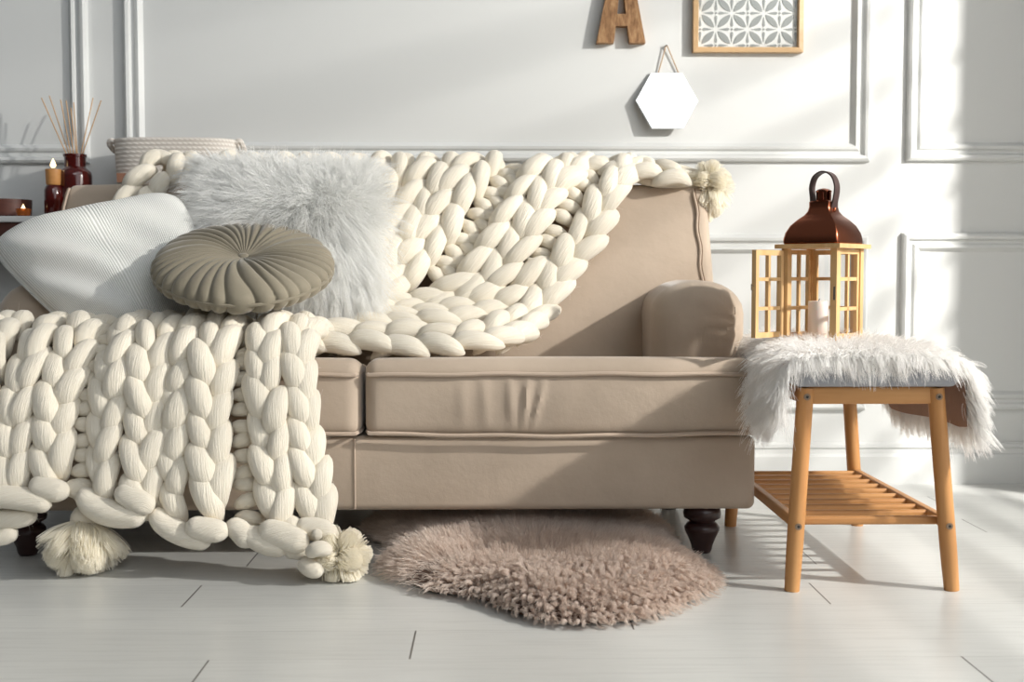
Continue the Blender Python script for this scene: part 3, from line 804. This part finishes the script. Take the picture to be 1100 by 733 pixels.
nG = np.zeros_like(Gs); du = np.gradient(Gs, axis=0); dv = np.gradient(Gs, axis=1); nG = np.cross(du, dv); nG /= np.linalg.norm(nG, axis=2)[..., None]+1e-12
cx_ = V([.79, 2.78, .40]); 
if np.mean(np.sum(nG*(Gs-cx_), 2)) < 0: nG = -nG
mb.uv = {}
Gi = Gs - nG*.004
mb = MB(); mb.grid(Gs); mb.grid(Gi, flip=True); mb.uv = {}
obj('hide', mb, M['suede'], sk, angle=0, label='brown suede underside of the hide')
P, N, u, v = sample_grid(Gs, 21000)
N = np.where(np.sum(N*(P-cx_), 1)[:, None] < 0, -N, N)
side = np.abs(N[:, 0])
flow = np.stack([(P[:, 0]-.79)*3.2, (P[:, 1]-2.80)*1.6, -.25*np.ones(len(P))-1.1*side], 1)
flow[:, 0] *= np.where(P[:, 2] < .45, .25, 1)
flow[:, 1] -= np.clip((2.50-P[:, 1])/.06, 0, 1)*1.3
S1 = fur_strands(P, N, flow, .055, .30, .8, .35, 6, .015, .72, 0, .25, .002)
# dense fringe on the front edge
P, N, u, v = sample_grid(Gs, 3600, 0, 1, 0, .06)
N = np.where(np.sum(N*(P-cx_), 1)[:, None] < 0, -N, N)
flow = np.stack([rng.normal(0, .25, len(P))+.2*(P[:, 0]-.79), -1.0*np.ones(len(P)), -.25*np.ones(len(P))], 1)
S2 = fur_strands(P, N, flow, .060, .25, .35, .55, 6, .014, .7, 0, .25)
hem = []
for (u0, u1) in ((0, .05), (.95, 1)):
    P, N, u, v = sample_grid(Gs, 2600, u0, u1, 0, .9)
    N = np.where(np.sum(N*(P-cx_), 1)[:, None] < 0, -N, N)
    k = P[:, 2] < .44
    P, N = P[k], N[k]
    hem.append(fur_strands(P, N, np.tile(V([0, -.1, -1.4]), (len(P), 1)), .046, .25, .5, .2, 6, .015, .7))
S = np.concatenate([S1, S2]+hem)
hair('fur', S, .0008, .0002, M['whitefur'], sk, 'stuff')

# ------------------------------------------------------------------ taupe sheepskin rug on the floor
rg = thing('sheepskin_rug', 'taupe curly sheepskin rug lying on the floor half under the sofa', 'rug', (.1, 2.75, 0))
outl = V([(-.135,2.45),(-.03,2.39),(.04,2.29),(.11,2.225),(.2,2.215),(.29,2.25),(.375,2.35),(.455,2.48),(.445,2.6),(.40,2.72),(.41,2.95),(.38,3.12),(.18,3.25),(-.08,3.25),(-.26,3.16),(-.30,3.0),(-.21,2.8),(-.225,2.65),(-.18,2.52)])
oq = np.concatenate([outl, outl[:3]]); oq, _ = smooth_path(oq, .012)
oq = oq[:len(oq)-int(len(oq)*2.2/21)]
cen = V([.09, 2.74]); NR = 16
rings = []
for k in range(NR+1):
    f = k/NR; z = .004+.030*(1-(max(0, f-.72)/.28)**2)**.5 if f > .72 else .034
    zz_ = np.full(len(oq), z)
    q = cen+(oq-cen)*f
    zz_ = zz_ + .009*np.sin(q[:, 0]*13+1)*np.cos(q[:, 1]*11)*(1 if f < .8 else (1-f)*5)
    rings.append(np.column_stack([q, np.maximum(.003, zz_)]))
Gr = V(rings)
mb = MB(); mb.grid(Gr, wrap=True, flip=True); mb.uv = {}
obj('hide', mb, M['hidetaupe'], rg, angle=0)
nr = 110000
r_ = np.sqrt(rng.uniform(0, 1, nr)); jj = rng.uniform(0, len(oq), nr); j0 = np.minimum(jj.astype(int), len(oq)-1); fj = (jj-j0)[:, None]
# area-weighted by polar radius
ob = oq[j0]*(1-fj)+oq[(j0+1) % len(oq)]*fj
wgt = np.linalg.norm(ob-cen, axis=1)**2; keep = rng.uniform(0, 1, nr) < wgt/wgt.max()*1.0+.15
q = cen+(ob-cen)*r_[:, None]; q = q[keep]; rk = r_[keep]; ob = ob[keep]
zz_ = np.where(rk > .72, .004+.030*np.sqrt(np.clip(1-(np.clip(rk-.72, 0, 1)/.28)**2, 0, 1)), .034)+.009*np.sin(q[:, 0]*13+1)*np.cos(q[:, 1]*11)*np.where(rk < .8, 1, (1-rk)*5)
P = np.column_stack([q, np.maximum(.003, zz_)])
outd = np.column_stack([ob-cen, np.zeros(len(ob))]); outd /= np.linalg.norm(outd, axis=1)[:, None]
N = np.tile(V([0, 0, 1.0]), (len(P), 1))*(1-.75*np.clip((rk-.7)/.3, 0, 1))[:, None]+outd*np.clip((rk-.7)/.3, 0, 1)[:, None]
frontm = np.clip((2.62-P[:, 1])/.2, 0, 1)
kf = frontm > rng.uniform(.2, .8, len(P))
S1 = fur_strands(P[kf], N[kf], outd[kf]*.25, .044, .16, 1.0, .15, 9, .0135, .66, .0055, .10, 0, 3)
S2 = fur_strands(P[~kf], N[~kf], outd[~kf]*.45+V([0, -.2, 0]), .050, .22, 1.0, .1, 9, .016, .40, .002, .16)
S = np.concatenate([S1, S2]); S[:, :, 2] = np.maximum(S[:, :, 2], .003)
hair('fur', S, .0006, .00025, M['taupefur'], rg, 'stuff')

# ------------------------------------------------------------------ lantern with candle
ph = radians(42); a1 = V([cos(ph), -sin(ph), 0]); a2 = V([sin(ph), cos(ph), 0])
near = at(897, 300, 2.68); Wd = .122; hw = Wd/2
lc = V([near[0], near[1], 0])-a1*hw+a2*hw
LZ0, LZ1 = .500, .722
ln = thing('lantern', 'wooden lantern with a copper roof and open lattice door on the white sheepskin', 'lantern', (lc[0], lc[1], LZ0))
def L3(v):
    v = np.asarray(v, float); return lc + v[..., :1]*a1 + v[..., 1:2]*a2 + v[..., 2:3]*V([0, 0, 1.0])
def lbox(mb, lo, hi): return mb.box(lo, hi, M=L3)
obj('lantern_base', lbox(MB(), (-hw-.012, -hw-.012, LZ0), (hw+.012, hw+.012, LZ0+.014)), M['pine'], ln, smooth=False)
obj('eave_board', lbox(MB(), (-hw-.020, -hw-.020, LZ1), (hw+.020, hw+.020, LZ1+.010)), M['pine'], ln, smooth=False)
for sa in (-1, 1):
    for sb in (-1, 1):
        obj('post', lbox(MB(), (sa*hw-.008, sb*hw-.008, LZ0+.014), (sa*hw+.008, sb*hw+.008, LZ1)), M['pine'], ln, smooth=False)
def lattice(tr, w, z0, z1, t=.0045, stile=.010):
    """frame in the plane (s along, d depth)"""
    mb = MB()
    def bx(s0, s1, za_, zb_, tt=t): mb.box((s0, -tt, za_), (s1, tt, zb_), M=tr)
    bx(0, stile, z0, z1); bx(w-stile, w, z0, z1); bx(stile, w-stile, z0, z0+stile*1.1); bx(stile, w-stile, z1-stile*1.1, z1)
    for k in (1, 2):
        z = z0+(z1-z0)*k/3; bx(stile, w-stile, z-.004, z+.004, t*.8)
    bx(w/2-.004, w/2+.004, z0+stile, z1-stile, t*.8)
    return mb
def glasspane(tr, w, z0, z1): return MB().box((.006, -.0008, z0+.006), (w-.006, .0008, z1-.006), M=tr)
zl0, zl1 = LZ0+.016, LZ1-.002; wi = Wd-.016
def tr_face(o0, d):
    n_ = V([-d[1], d[0], 0])
    return lambda v: o0 + np.asarray(v)[..., :1]*d + np.asarray(v)[..., 1:2]*n_ + np.asarray(v)[..., 2:3]*V([0, 0, 1.0])
c2 = V([lc[0], lc[1], 0])
for (o0, d) in ((c2+a1*hw-a2*(hw-.008), a2), (c2-a1*hw-a2*(hw-.008), a2), (c2-a1*(hw-.008)+a2*hw, a1)):
    tr = tr_face(o0, d)
    fo = obj('lattice_panel', lattice(tr, wi, zl0, zl1), M['pine'], ln, smooth=False)
    obj('glass_pane', glasspane(tr, wi, zl0, zl1), M['glass'], fo, smooth=False)
hg = c2-a1*(hw+.006)-a2*(hw+.010); dd = unit(-a2*.98-a1*.12)
tr = tr_face(hg, dd)
do = obj('door', lattice(tr, wi, zl0+.002, zl1-.002, .006, .011), M['pine'], ln, smooth=False)
obj('glass_pane', glasspane(tr, wi, zl0, zl1), M['glass'], do, smooth=False)
obj('door_hook', MB().tube(tr(V([(wi+.001, 0, zl0+.12), (wi+.009, 0, zl0+.124), (wi+.009, 0, zl0+.112), (wi+.003, 0, zl0+.108)])), .0013, 6), M['steel'], do)
obj('latch_plate', MB().box((hw+.001, -hw-.0095, LZ0+.105), (hw+.005, -hw-.0075, LZ0+.135), M=L3), M['steel'], ln, smooth=False)
# ogee roof, four-sided
zr = LZ1+.010
pro = [(.062, 0), (.064, .003), (.064, .012), (.061, .026), (.053, .043), (.041, .057), (.030, .067), (.024, .076), (.0215, .086), (.0215, .098), (.019, .100)]
def ring4(w, z, n=6):
    r = min(.006, w*.2); pts = []
    for (cx, cy, a0) in ((1, -1, -pi/2), (1, 1, 0), (-1, 1, pi/2), (-1, -1, pi)):
        for a in np.linspace(a0, a0+pi/2, 4): pts.append((cx*(w-r)+r*cos(a), cy*(w-r)+r*sin(a), z))
    return pts
Gp = L3(V([ring4(w+.004, zr+z) for w, z in pro]))
rf = MB().grid(Gp, wrap=True); rf.uv = {}
rf.add(Gp[-1], [tuple(range(Gp.shape[1]))])
roof = obj('lantern_roof', rf, M['copper'], ln, angle=30)
zc = zr+.100
ch = MB()
for k in range(8):
    a = 2*pi*k/8; ch.box((.0135*cos(a)-.0032, .0135*sin(a)-.0032, zc-.004), (.0135*cos(a)+.0032, .0135*sin(a)+.0032, zc+.022), M=L3)
cap = MB(); cap.lathe([(.017, 0), (.018, .001), (.018, .004), (.012, .008), (.002, .010)], (lc[0], lc[1], zc+.020), 20); cap.lathe([(.0185, 0), (.0185, .005), (.012, .006)], (lc[0], lc[1], zc-.003), 20)
cm = obj('chimney', ch, M['copper'], ln, smooth=False); obj('chimney_cap', cap, M['copper'], cm, angle=30)
# leather carrying strap: a wide loop
hd = unit(V([.76, -.65, 0])); wdv = unit(V([-hd[1], hd[0], 0])); strap = []
zs0 = zc-.016
cpts = [(-.0245, -.004), (-.0275, .030), (-.029, .050), (-.021, .073), (0, .084), (.022, .074), (.032, .050), (.030, .024), (.0245, 0), (.0245, -.014)]
q, _ = smooth_path(cpts, .003)
tg = np.gradient(q, axis=0); tg /= np.linalg.norm(tg, axis=1)[:, None]; nn2 = np.stack([-tg[:, 1], tg[:, 0]], 1)
P4 = np.zeros((len(q), 4, 3))
for i in range(len(q)):
    for k, (dn, dw) in enumerate(((-.0017, -.013), (.0017, -.013), (.0017, .013), (-.0017, .013))):
        h_ = q[i]+nn2[i]*dn; P4[i, k] = V([lc[0], lc[1], zs0])+hd*h_[0]+wdv*dw+V([0, 0, h_[1]])
mb = MB().grid(P4, wrap=True); mb.uv = {}
mb.add(P4[0], [(0, 1, 2, 3)]); mb.add(P4[-1], [(3, 2, 1, 0)])
hn = obj('strap_handle', mb, M['leather'], ln, angle=30)
rv = V([lc[0], lc[1], zs0-.004])+hd*.026
obj('rivet', MB().lathe([(.001, -.005), (.0045, -.004), (.006, 0), (.0045, .004), (.001, .005)], rv, 16), M['copper'], hn)
cd = thing('pillar_candle', 'white pillar candle standing inside the lantern', 'candle', (0, 0, 0))
cd.location = (lc[0]-.012, lc[1]-.012, LZ0+.014); OFF[cd.name] = V(cd.location)
cc = OFF[cd.name]
obj('wax', MB().lathe([(.0005, 0), (.022, 0), (.0235, .002), (.0235, .082), (.0225, .087), (.018, .085), (.010, .081), (.0005, .080)], cc, 28), M['candle'], cd, angle=50)
obj('wick', MB().tube([cc+V([0, 0, .079]), cc+V([.001, 0, .088]), cc+V([.003, 0, .092])], .0009, 6), M['wick'], cd)

# ------------------------------------------------------------------ wall pieces
# letter A
la = at(666, 48, WY); za0 = la[2]; 
sA = lambda px: at(px, 20, WY-.015)[0]
A_h = .262
x0, x1, x2, x3 = sA(640.5), sA(659), sA(676), sA(693); xm = (x0+x3)/2
def prism(poly, y0, y1, holes=None):
    n = len(poly); vs = [(x, y0, z) for x, z in poly]+[(x, y1, z) for x, z in poly]
    return vs
tp = za0+A_h; ht = .020
zt = lambda k: za0+A_h*k
def lerp(a, b, k): return a+(b-a)*k
tw = .024
outL = lambda k: lerp(x0, xm-tw, k); outR = lambda k: lerp(x3, xm+tw, k)
inL = lambda k: lerp(x1, xm+.004, k/.86); inR = lambda k: lerp(x2, xm-.004, k/.86)
kb0, kb1 = .195, .335
parts = [[(outL(0), zt(0)), (inL(0), zt(0)), (inL(kb0), zt(kb0)), (outL(kb0), zt(kb0))],
         [(inR(0), zt(0)), (outR(0), zt(0)), (outR(kb0), zt(kb0)), (inR(kb0), zt(kb0))],
         [(outL(kb0), zt(kb0)), (outR(kb0), zt(kb0)), (outR(kb1), zt(kb1)), (outL(kb1), zt(kb1))],
         [(outL(kb1), zt(kb1)), (inL(kb1), zt(kb1)), (xm, zt(.83)), (xm, zt(1)), (outL(1), zt(1))],
         [(inR(kb1), zt(kb1)), (outR(kb1), zt(kb1)), (outR(1), zt(1)), (xm, zt(1)), (xm, zt(.83))]]
mb = MB(); ya_, yb_ = WY-.032, WY-.0005
for p in parts:
    n = len(p)
    mb.add([(x, ya_, z) for x, z in p]+[(x, yb_, z) for x, z in p], [tuple(range(n)), tuple(range(n, 2*n))[::-1]]+[(i, n+i, n+(i+1) % n, (i+1) % n) for i in range(n)])
prop(obj('wooden_letter', mb, M['cork'], smooth=False), 'brown rustic wooden letter A hung on the white wall', 'letter')
# hexagonal mirror
hxc = at(716, 109, WY-.012); Rh = at(749, 109, WY)[0]-hxc[0]
hm = thing('hexagonal_mirror', 'small frameless hexagonal mirror hanging by a cord on the wall', 'mirror', (hxc[0], WY, hxc[2]-.09))
hex_ = [(hxc[0]+Rh*cos(k*pi/3), hxc[2]+.98*Rh*sin(k*pi/3)*1.06) for k in range(6)]
def hexplate(s, y0, y1, tilt=.0):
    p = [(hxc[0]+(x-hxc[0])*s, hxc[2]+(z-hxc[2])*s) for x, z in hex_]
    zb_ = hex_[4][1]; ti = -.155; sh = lambda z: ti*(hex_[1][1]-z)
    mb = MB(); mb.add([(x, y0+sh(z), z) for x, z in p]+[(x, y1+sh(z), z) for x, z in p], [tuple(range(6)), tuple(range(6, 12))[::-1]]+[(i, 6+i, 6+(i+1) % 6, (i+1) % 6) for i in range(6)]); return mb
obj('mirror_back', hexplate(1.0, WY-.010, WY-.001), M['steel'], hm, smooth=False)
ho = obj('mirror_glass', hexplate(.975, WY-.013, WY-.0101), M['mirror'], hm, smooth=False)
nail = at(716, 49, WY-.01)
cl, crr = at(707, 79, WY-.006), at(729, 79, WY-.006)
obj('hanging_cord', MB().tube([cl, nail+V([-.001, 0, .002]), nail+V([.001, 0, .002]), crr], .0018, 6), M['cord'], hm)
obj('nail', MB().tube([nail+V([0, -.004, 0]), nail+V([0, .0095, 0])], .0025, 8), M['steel'], hm)
# oak frame with the cut-out petal pattern
fl_ = at(744.5, 56, WY-.02); frr = at(862.5, 54, WY-.02)
fxa, fxb, fz0 = fl_[0], frr[0], fl_[2]; fz1 = fz0+(fxb-fxa)
pf = thing('framed_panel', 'square oak frame holding a white panel cut with mirrored petal shapes', 'wall decoration', ((fxa+fxb)/2, WY, fz0))
fr_ = MB(); pr = [(0, .0005), (0, .026), (.014, .028), (.016, .022), (.018, .006)]
P = np.zeros((len(pr), 4, 3))
for i, (w, d) in enumerate(pr): P[i] = [(fxa+w, WY-d, fz0+w), (fxb-w, WY-d, fz0+w), (fxb-w, WY-d, fz1-w), (fxa+w, WY-d, fz1-w)]
fr_.grid(P, wrap=True); fr_.uv = {}
obj('frame', fr_, M['oak'], pf, smooth=False)
obj('panel', MB().box((fxa+.010, WY-.012, fz0+.010), (fxb-.010, WY-.001, fz1-.010)), M['panelwhite'], pf, smooth=False)
pm = MB(); yp = WY-.0135
def flat(poly): 
    n = len(poly); pm.add([(x, yp, z) for x, z in poly]+[(x, WY-.0121, z) for x, z in poly], [tuple(range(n)), tuple(range(n, 2*n))[::-1]]+[(i, n+i, n+(i+1) % n, (i+1) % n) for i in range(n)])
inner0, innerz, iw = fxa+.022, fz0+.022, (fxb-fxa)-.044
cell = iw/6.0
def petal(cx, cz, ang, l0, l1, w, pointy):
    pts = []
    for k in range(13):
        t = k/12; pts.append((l0+(l1-l0)*t, w*(sin(pi*t)**.8 if pointy else (t**.9)*(1 if t < .8 else max(0, 1-(t-.8)/.2)**.5))))
    poly = pts+[(a, -b) for a, b in pts[::-1][1:-1]]
    ca, sa = cos(ang), sin(ang)
    return [(cx+a*ca-b*sa, cz+a*sa+b*ca) for a, b in poly]
for i in range(0, 7):
    for j in range(0, 7):
        cx, cz = inner0+i*cell, innerz+j*cell
        if (i+j) % 2 == 0: # flower centre
            for k in range(8):
                ang = k*pi/4; dg = k % 2 == 1
                L1 = cell*(1.28 if dg else .86)
                ex, ez = cx+L1*cos(ang), cz+L1*sin(ang)
                if not (inner0-.003 <= ex <= inner0+iw+.003 and innerz-.003 <= ez <= innerz+iw+.003): continue
                if dg and not (i % 2 == 1): continue
                flat(petal(cx, cz, ang, cell*(.16 if dg else .2), L1, cell*(.20 if dg else .11), dg))
        else:
            flat([(cx+.0035*cos(a), cz+.0035*sin(a)) for a in np.linspace(0, 2*pi, 10, endpoint=False)])
obj('petal_pattern', pm, M['mirrorpat'], pf, smooth=False)

# ------------------------------------------------------------------ console behind the sofa and what stands on it
TZ = at(0, 232, 3.5)[2]
cs = thing('console_table', 'narrow white-topped dark wood console table behind the sofa', 'table', (-1.0, 3.61, 0))
cx0, cx1, cy0, cy1 = -1.95, -.40, 3.502, 3.715
obj('table_top', MB().rbox((cx0, cy0, TZ-.018), (cx1, cy1, TZ), .004, (8, 4, 2)), M['whitetop'], cs)
ap = MB().box((cx0+.01, cy0+.012, TZ-.10), (cx1-.01, cy1-.012, TZ-.0185)); obj('apron', ap, M['redwood'], cs, smooth=False)
for x in (cx0+.04, cx1-.04):
    for y in (cy0+.035, cy1-.035):
        obj('leg', MB().tube([(x, y, 0), (x, y, .4), (x, y, TZ-.1005)], [.012, .016, .020], 14), M['redwood'], cs)
# diffuser
dc = at(81, 190, 3.61); dx, dy = dc[0], 3.61
df = thing('diffuser_bottle', 'dark red glass diffuser bottle holding reeds behind the sofa', 'bottle', (dx, dy, TZ))
zt_ = at(81, 166, 3.61)[2]; hb = zt_-TZ
bp_ = [(.001, 0), (.044, 0), (.048, .004), (.048, hb*.66), (.046, hb*.72), (.036, hb*.77), (.031, hb*.80), (.031, hb*.95), (.034, hb*.96), (.034, hb), (.028, hb), (.026, hb*.80), (.040, hb*.66), (.042, .008), (.001, .006)]
obj('bottle_glass', MB().lathe(bp_, (dx, dy, TZ), 36), M['amber'], df, angle=40)
nk = at(81, 165, 3.61)
tips = [(44.5, 105, -.04), (53, 103, .05), (65, 107, -.05), (71, 108, .03), (76, 116, .06), (79, 110, -.03), (100, 105, .05), (108.5, 108, -.04)]
bases = [71, 74, 76, 79, 82, 83, 87, 89]
names = ['leftmost reed in the dark red diffuser bottle', 'second reed from the left in the dark red bottle', 'third reed from the left in the dark red bottle', 'fourth reed from the left, left of the middle of the dark red bottle',
         'fifth reed from the left, nearly upright in the bottle', 'sixth reed from the left, nearly upright in the bottle', 'second reed from the right in the dark red bottle', 'rightmost reed in the dark red diffuser bottle']
for (tx_, ty_, dyy), bx_, nm in zip(tips, bases, names):
    a = at(tx_, ty_, dy+dyy); b = at(bx_, 165, dy+dyy*.3); e = a+(b-a)*1.72
    e[0] = np.clip(e[0], dx-.030, dx+.030)
    b2 = b; q = [a, b2, b2+(b2-a)/np.linalg.norm(b2-a)*.05]
    prop(obj('diffuser_reed', MB().tube(q, .0017, 8), M['reed']), nm, 'reed', 'reeds in the diffuser bottle')
# candle on a red glass jar
kc = at(57.5, 200, 3.57); kx_, ky_ = kc[0], 3.57
ck = thing('candle_holder', 'lit candle in a honey coloured cup on a dark red glass jar', 'candle', (kx_, ky_, TZ))
zj = at(57, 199, 3.57)[2]-TZ; zcup = at(57, 182, 3.57)[2]-TZ
obj('jar', MB().lathe([(.001, 0), (.025, 0), (.027, .004), (.027, zj*.82), (.024, zj*.93), (.020, zj-.001), (.001, zj-.001)], (kx_, ky_, TZ), 28), M['amber'], ck)
obj('cup', MB().lathe([(.001, zj), (.019, zj), (.0215, zj+.004), (.0225, zcup), (.0205, zcup), (.019, zj+.03), (.001, zj+.028)], (kx_, ky_, TZ), 28), M['gold'], ck)
def flame_mb(c, h_, r):
    return MB().lathe([(r*.3, 0), (r*.8, h_*.12), (r, h_*.3), (r*.75, h_*.55), (r*.35, h_*.8), (r*.05, h_)], c, 14)
obj('flame', flame_mb((kx_, ky_, TZ+zcup+.004), .028, .0085), M['flame'], ck)
obj('wick', MB().tube([(kx_, ky_, TZ+zj+.027), (kx_, ky_, TZ+zcup+.008)], .0012, 6), M['wick'], ck)
# low dark dish and tealight at the far left
tq = at(8, 225, 3.60)
zd = at(8, 215, 3.63)[2]-TZ
prop(obj('round_dish', MB().lathe([(.001, 0), (.066, 0), (.07, .004), (.072, zd), (.068, zd), (.066, .007), (.001, .006)], (tq[0]-.012, 3.625, TZ), 40), M['redwood']), 'low round dark red-brown dish on the console at the far left', 'dish')
tc = at(25, 226, 3.525)
tl = thing('tealight', 'lit tealight in an amber glass cup in front of the dark dish', 'candle', (tc[0], 3.525, TZ))
obj('glass_cup', MB().lathe([(.001, 0), (.016, 0), (.0195, .003), (.0215, .022), (.0195, .022), (.017, .006), (.001, .005)], (tc[0], 3.525, TZ), 24), M['orange'], tl)
obj('wax', MB().lathe([(.001, .0055), (.0165, .0055), (.0175, .014), (.001, .014)], (tc[0], 3.525, TZ), 20), M['candle'], tl)
obj('flame', flame_mb((tc[0], 3.525, TZ+.016), .020, .006), M['flame'], tl)
# rope basket
bl0, br0 = at(126, 180, 3.61)[0], at(256, 180, 3.61)[0]; bz = at(180, 151, 3.60)[2]
bc = (bl0+br0)/2; bw = (br0-bl0)/2; bd = .094
bk = thing('rope_basket', 'cream woven cotton rope basket standing behind the sofa back', 'basket', (bc, 3.61, TZ))
Gb = []
def oval(w, d, z, n=72):
    out = []
    for k in range(n):
        a = 2*pi*k/n; c_, s_ = cos(a), sin(a)
        out.append((bc+w*np.sign(c_)*abs(c_)**.55, 3.61+d*np.sign(s_)*abs(s_)**.7, z))
    return out
hb_ = bz-TZ
Gb.append(oval(.01, .005, TZ+.002)); Gb.append(oval(bw*.90, bd*.9, TZ+.002))
for k in range(56):
    f = k/55; wob = .0013*abs(sin(pi*f*18))
    Gb.append(oval(bw*(.93+.07*f)+wob, bd*(.93+.07*f)+wob, TZ+.006+(hb_-.006)*f))
for k in range(12):
    f = 1-k/11*.9; Gb.append(oval(bw*(.93+.07*f)-.008, bd*(.93+.07*f)-.008, TZ+.006+(hb_-.006)*f))
Gb.append(oval(.01, .005, TZ+.03))
mb = MB().grid(V(Gb), wrap=True, flip=True); mb.uv = {}
obj('basket_body', mb, M['rope'], bk, angle=0)
for sgn in (-1, 1):
    xe = bc+sgn*bw
    pts = [(xe-sgn*.003, 3.585, bz-.008), (xe+sgn*.010, 3.585, bz-.002), (xe+sgn*.016, 3.59, bz-.012), (xe+sgn*.016, 3.61, bz-.020), (xe+sgn*.014, 3.63, bz-.028), (xe-sgn*.004, 3.635, bz-.036)]
    q, _ = smooth_path(pts, .004); obj('rope_handle', MB().tube(q, .008, 10), M['rope'], bk)
lx, lzz = at(137, 190, 3.53)[0], at(137, 191, 3.53)[2]
obj('leather_tag', MB().box((lx-.026, 3.61-bd-.004, lzz-.014), (lx+.02, 3.61-bd+.02, lzz+.012)), M['label'], bk, smooth=False)

# ------------------------------------------------------------------ light
KEY = V([3.46, 1.41, 2.33])
ld = bpy.data.lights.new('window_daylight', 'AREA'); ld.shape = 'DISK'; ld.size = .11; ld.energy = 332; ld.color = (1.0, .965, .91)
lo = bpy.data.objects.new('window_daylight', ld); COL.objects.link(lo); lo.location = KEY
from mathutils import Vector
lo.rotation_euler = (Vector((.3, 2.9, .5))-Vector(KEY)).to_track_quat('-Z', 'Y').to_euler()
w = bpy.data.worlds.new('daylight_with_fill'); SC.world = w; w.use_nodes = True; nt = w.node_tree; bg = nt.nodes['Background']
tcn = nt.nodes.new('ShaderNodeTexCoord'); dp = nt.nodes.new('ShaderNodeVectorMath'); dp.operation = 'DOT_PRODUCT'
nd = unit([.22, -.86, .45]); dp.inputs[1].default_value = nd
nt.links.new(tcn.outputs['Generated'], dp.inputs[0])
mr = nt.nodes.new('ShaderNodeMapRange'); mr.interpolation_type = 'SMOOTHSTEP'; mr.inputs[1].default_value = .972; mr.inputs[2].default_value = .988; mr.inputs[3].default_value = 0; mr.inputs[4].default_value = 2.4  # bright patch added to the sky so the hexagonal mirror reflects white
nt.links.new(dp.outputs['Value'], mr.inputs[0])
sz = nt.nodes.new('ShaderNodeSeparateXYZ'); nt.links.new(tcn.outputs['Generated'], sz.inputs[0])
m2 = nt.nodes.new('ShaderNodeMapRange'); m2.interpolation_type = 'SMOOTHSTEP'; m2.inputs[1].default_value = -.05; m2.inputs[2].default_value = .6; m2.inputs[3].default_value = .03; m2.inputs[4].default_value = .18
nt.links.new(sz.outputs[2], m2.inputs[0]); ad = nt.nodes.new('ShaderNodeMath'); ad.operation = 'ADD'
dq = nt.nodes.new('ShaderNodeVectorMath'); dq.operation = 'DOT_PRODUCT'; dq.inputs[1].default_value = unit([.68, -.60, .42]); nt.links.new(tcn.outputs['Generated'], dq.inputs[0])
m3 = nt.nodes.new('ShaderNodeMapRange'); m3.interpolation_type = 'SMOOTHSTEP'; m3.inputs[1].default_value = .84; m3.inputs[2].default_value = .95; m3.inputs[3].default_value = 0; m3.inputs[4].default_value = 1.5  # wider bright patch added as soft fill from the right front
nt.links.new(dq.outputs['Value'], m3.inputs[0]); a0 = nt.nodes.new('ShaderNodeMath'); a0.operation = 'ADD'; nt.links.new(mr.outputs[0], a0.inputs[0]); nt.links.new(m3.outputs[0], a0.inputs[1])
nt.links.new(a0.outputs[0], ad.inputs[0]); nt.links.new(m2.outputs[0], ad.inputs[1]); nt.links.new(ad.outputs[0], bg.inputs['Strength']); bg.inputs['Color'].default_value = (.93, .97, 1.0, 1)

# ------------------------------------------------------------------ camera
cam = bpy.data.cameras.new('camera'); cam.sensor_width = 36; cam.lens = FPX/1100*36; cam.clip_start = .05
co = bpy.data.objects.new('camera', cam); COL.objects.link(co); co.location = (0, 0, H); co.rotation_euler = (pi/2-PIT, 0, -YAW)
cam.dof.use_dof = True; cam.dof.focus_distance = 2.72; cam.dof.aperture_fstop = 4.5
SC.camera = co
SC.view_settings.view_transform = 'Standard'; SC.view_settings.look = 'None'; SC.view_settings.gamma = 1; SC.view_settings.exposure = 0.0
SC.view_settings.use_curve_mapping = False
SC.cycles.max_bounces = 12; SC.cycles.diffuse_bounces = 7; SC.cycles.transparent_max_bounces = 12
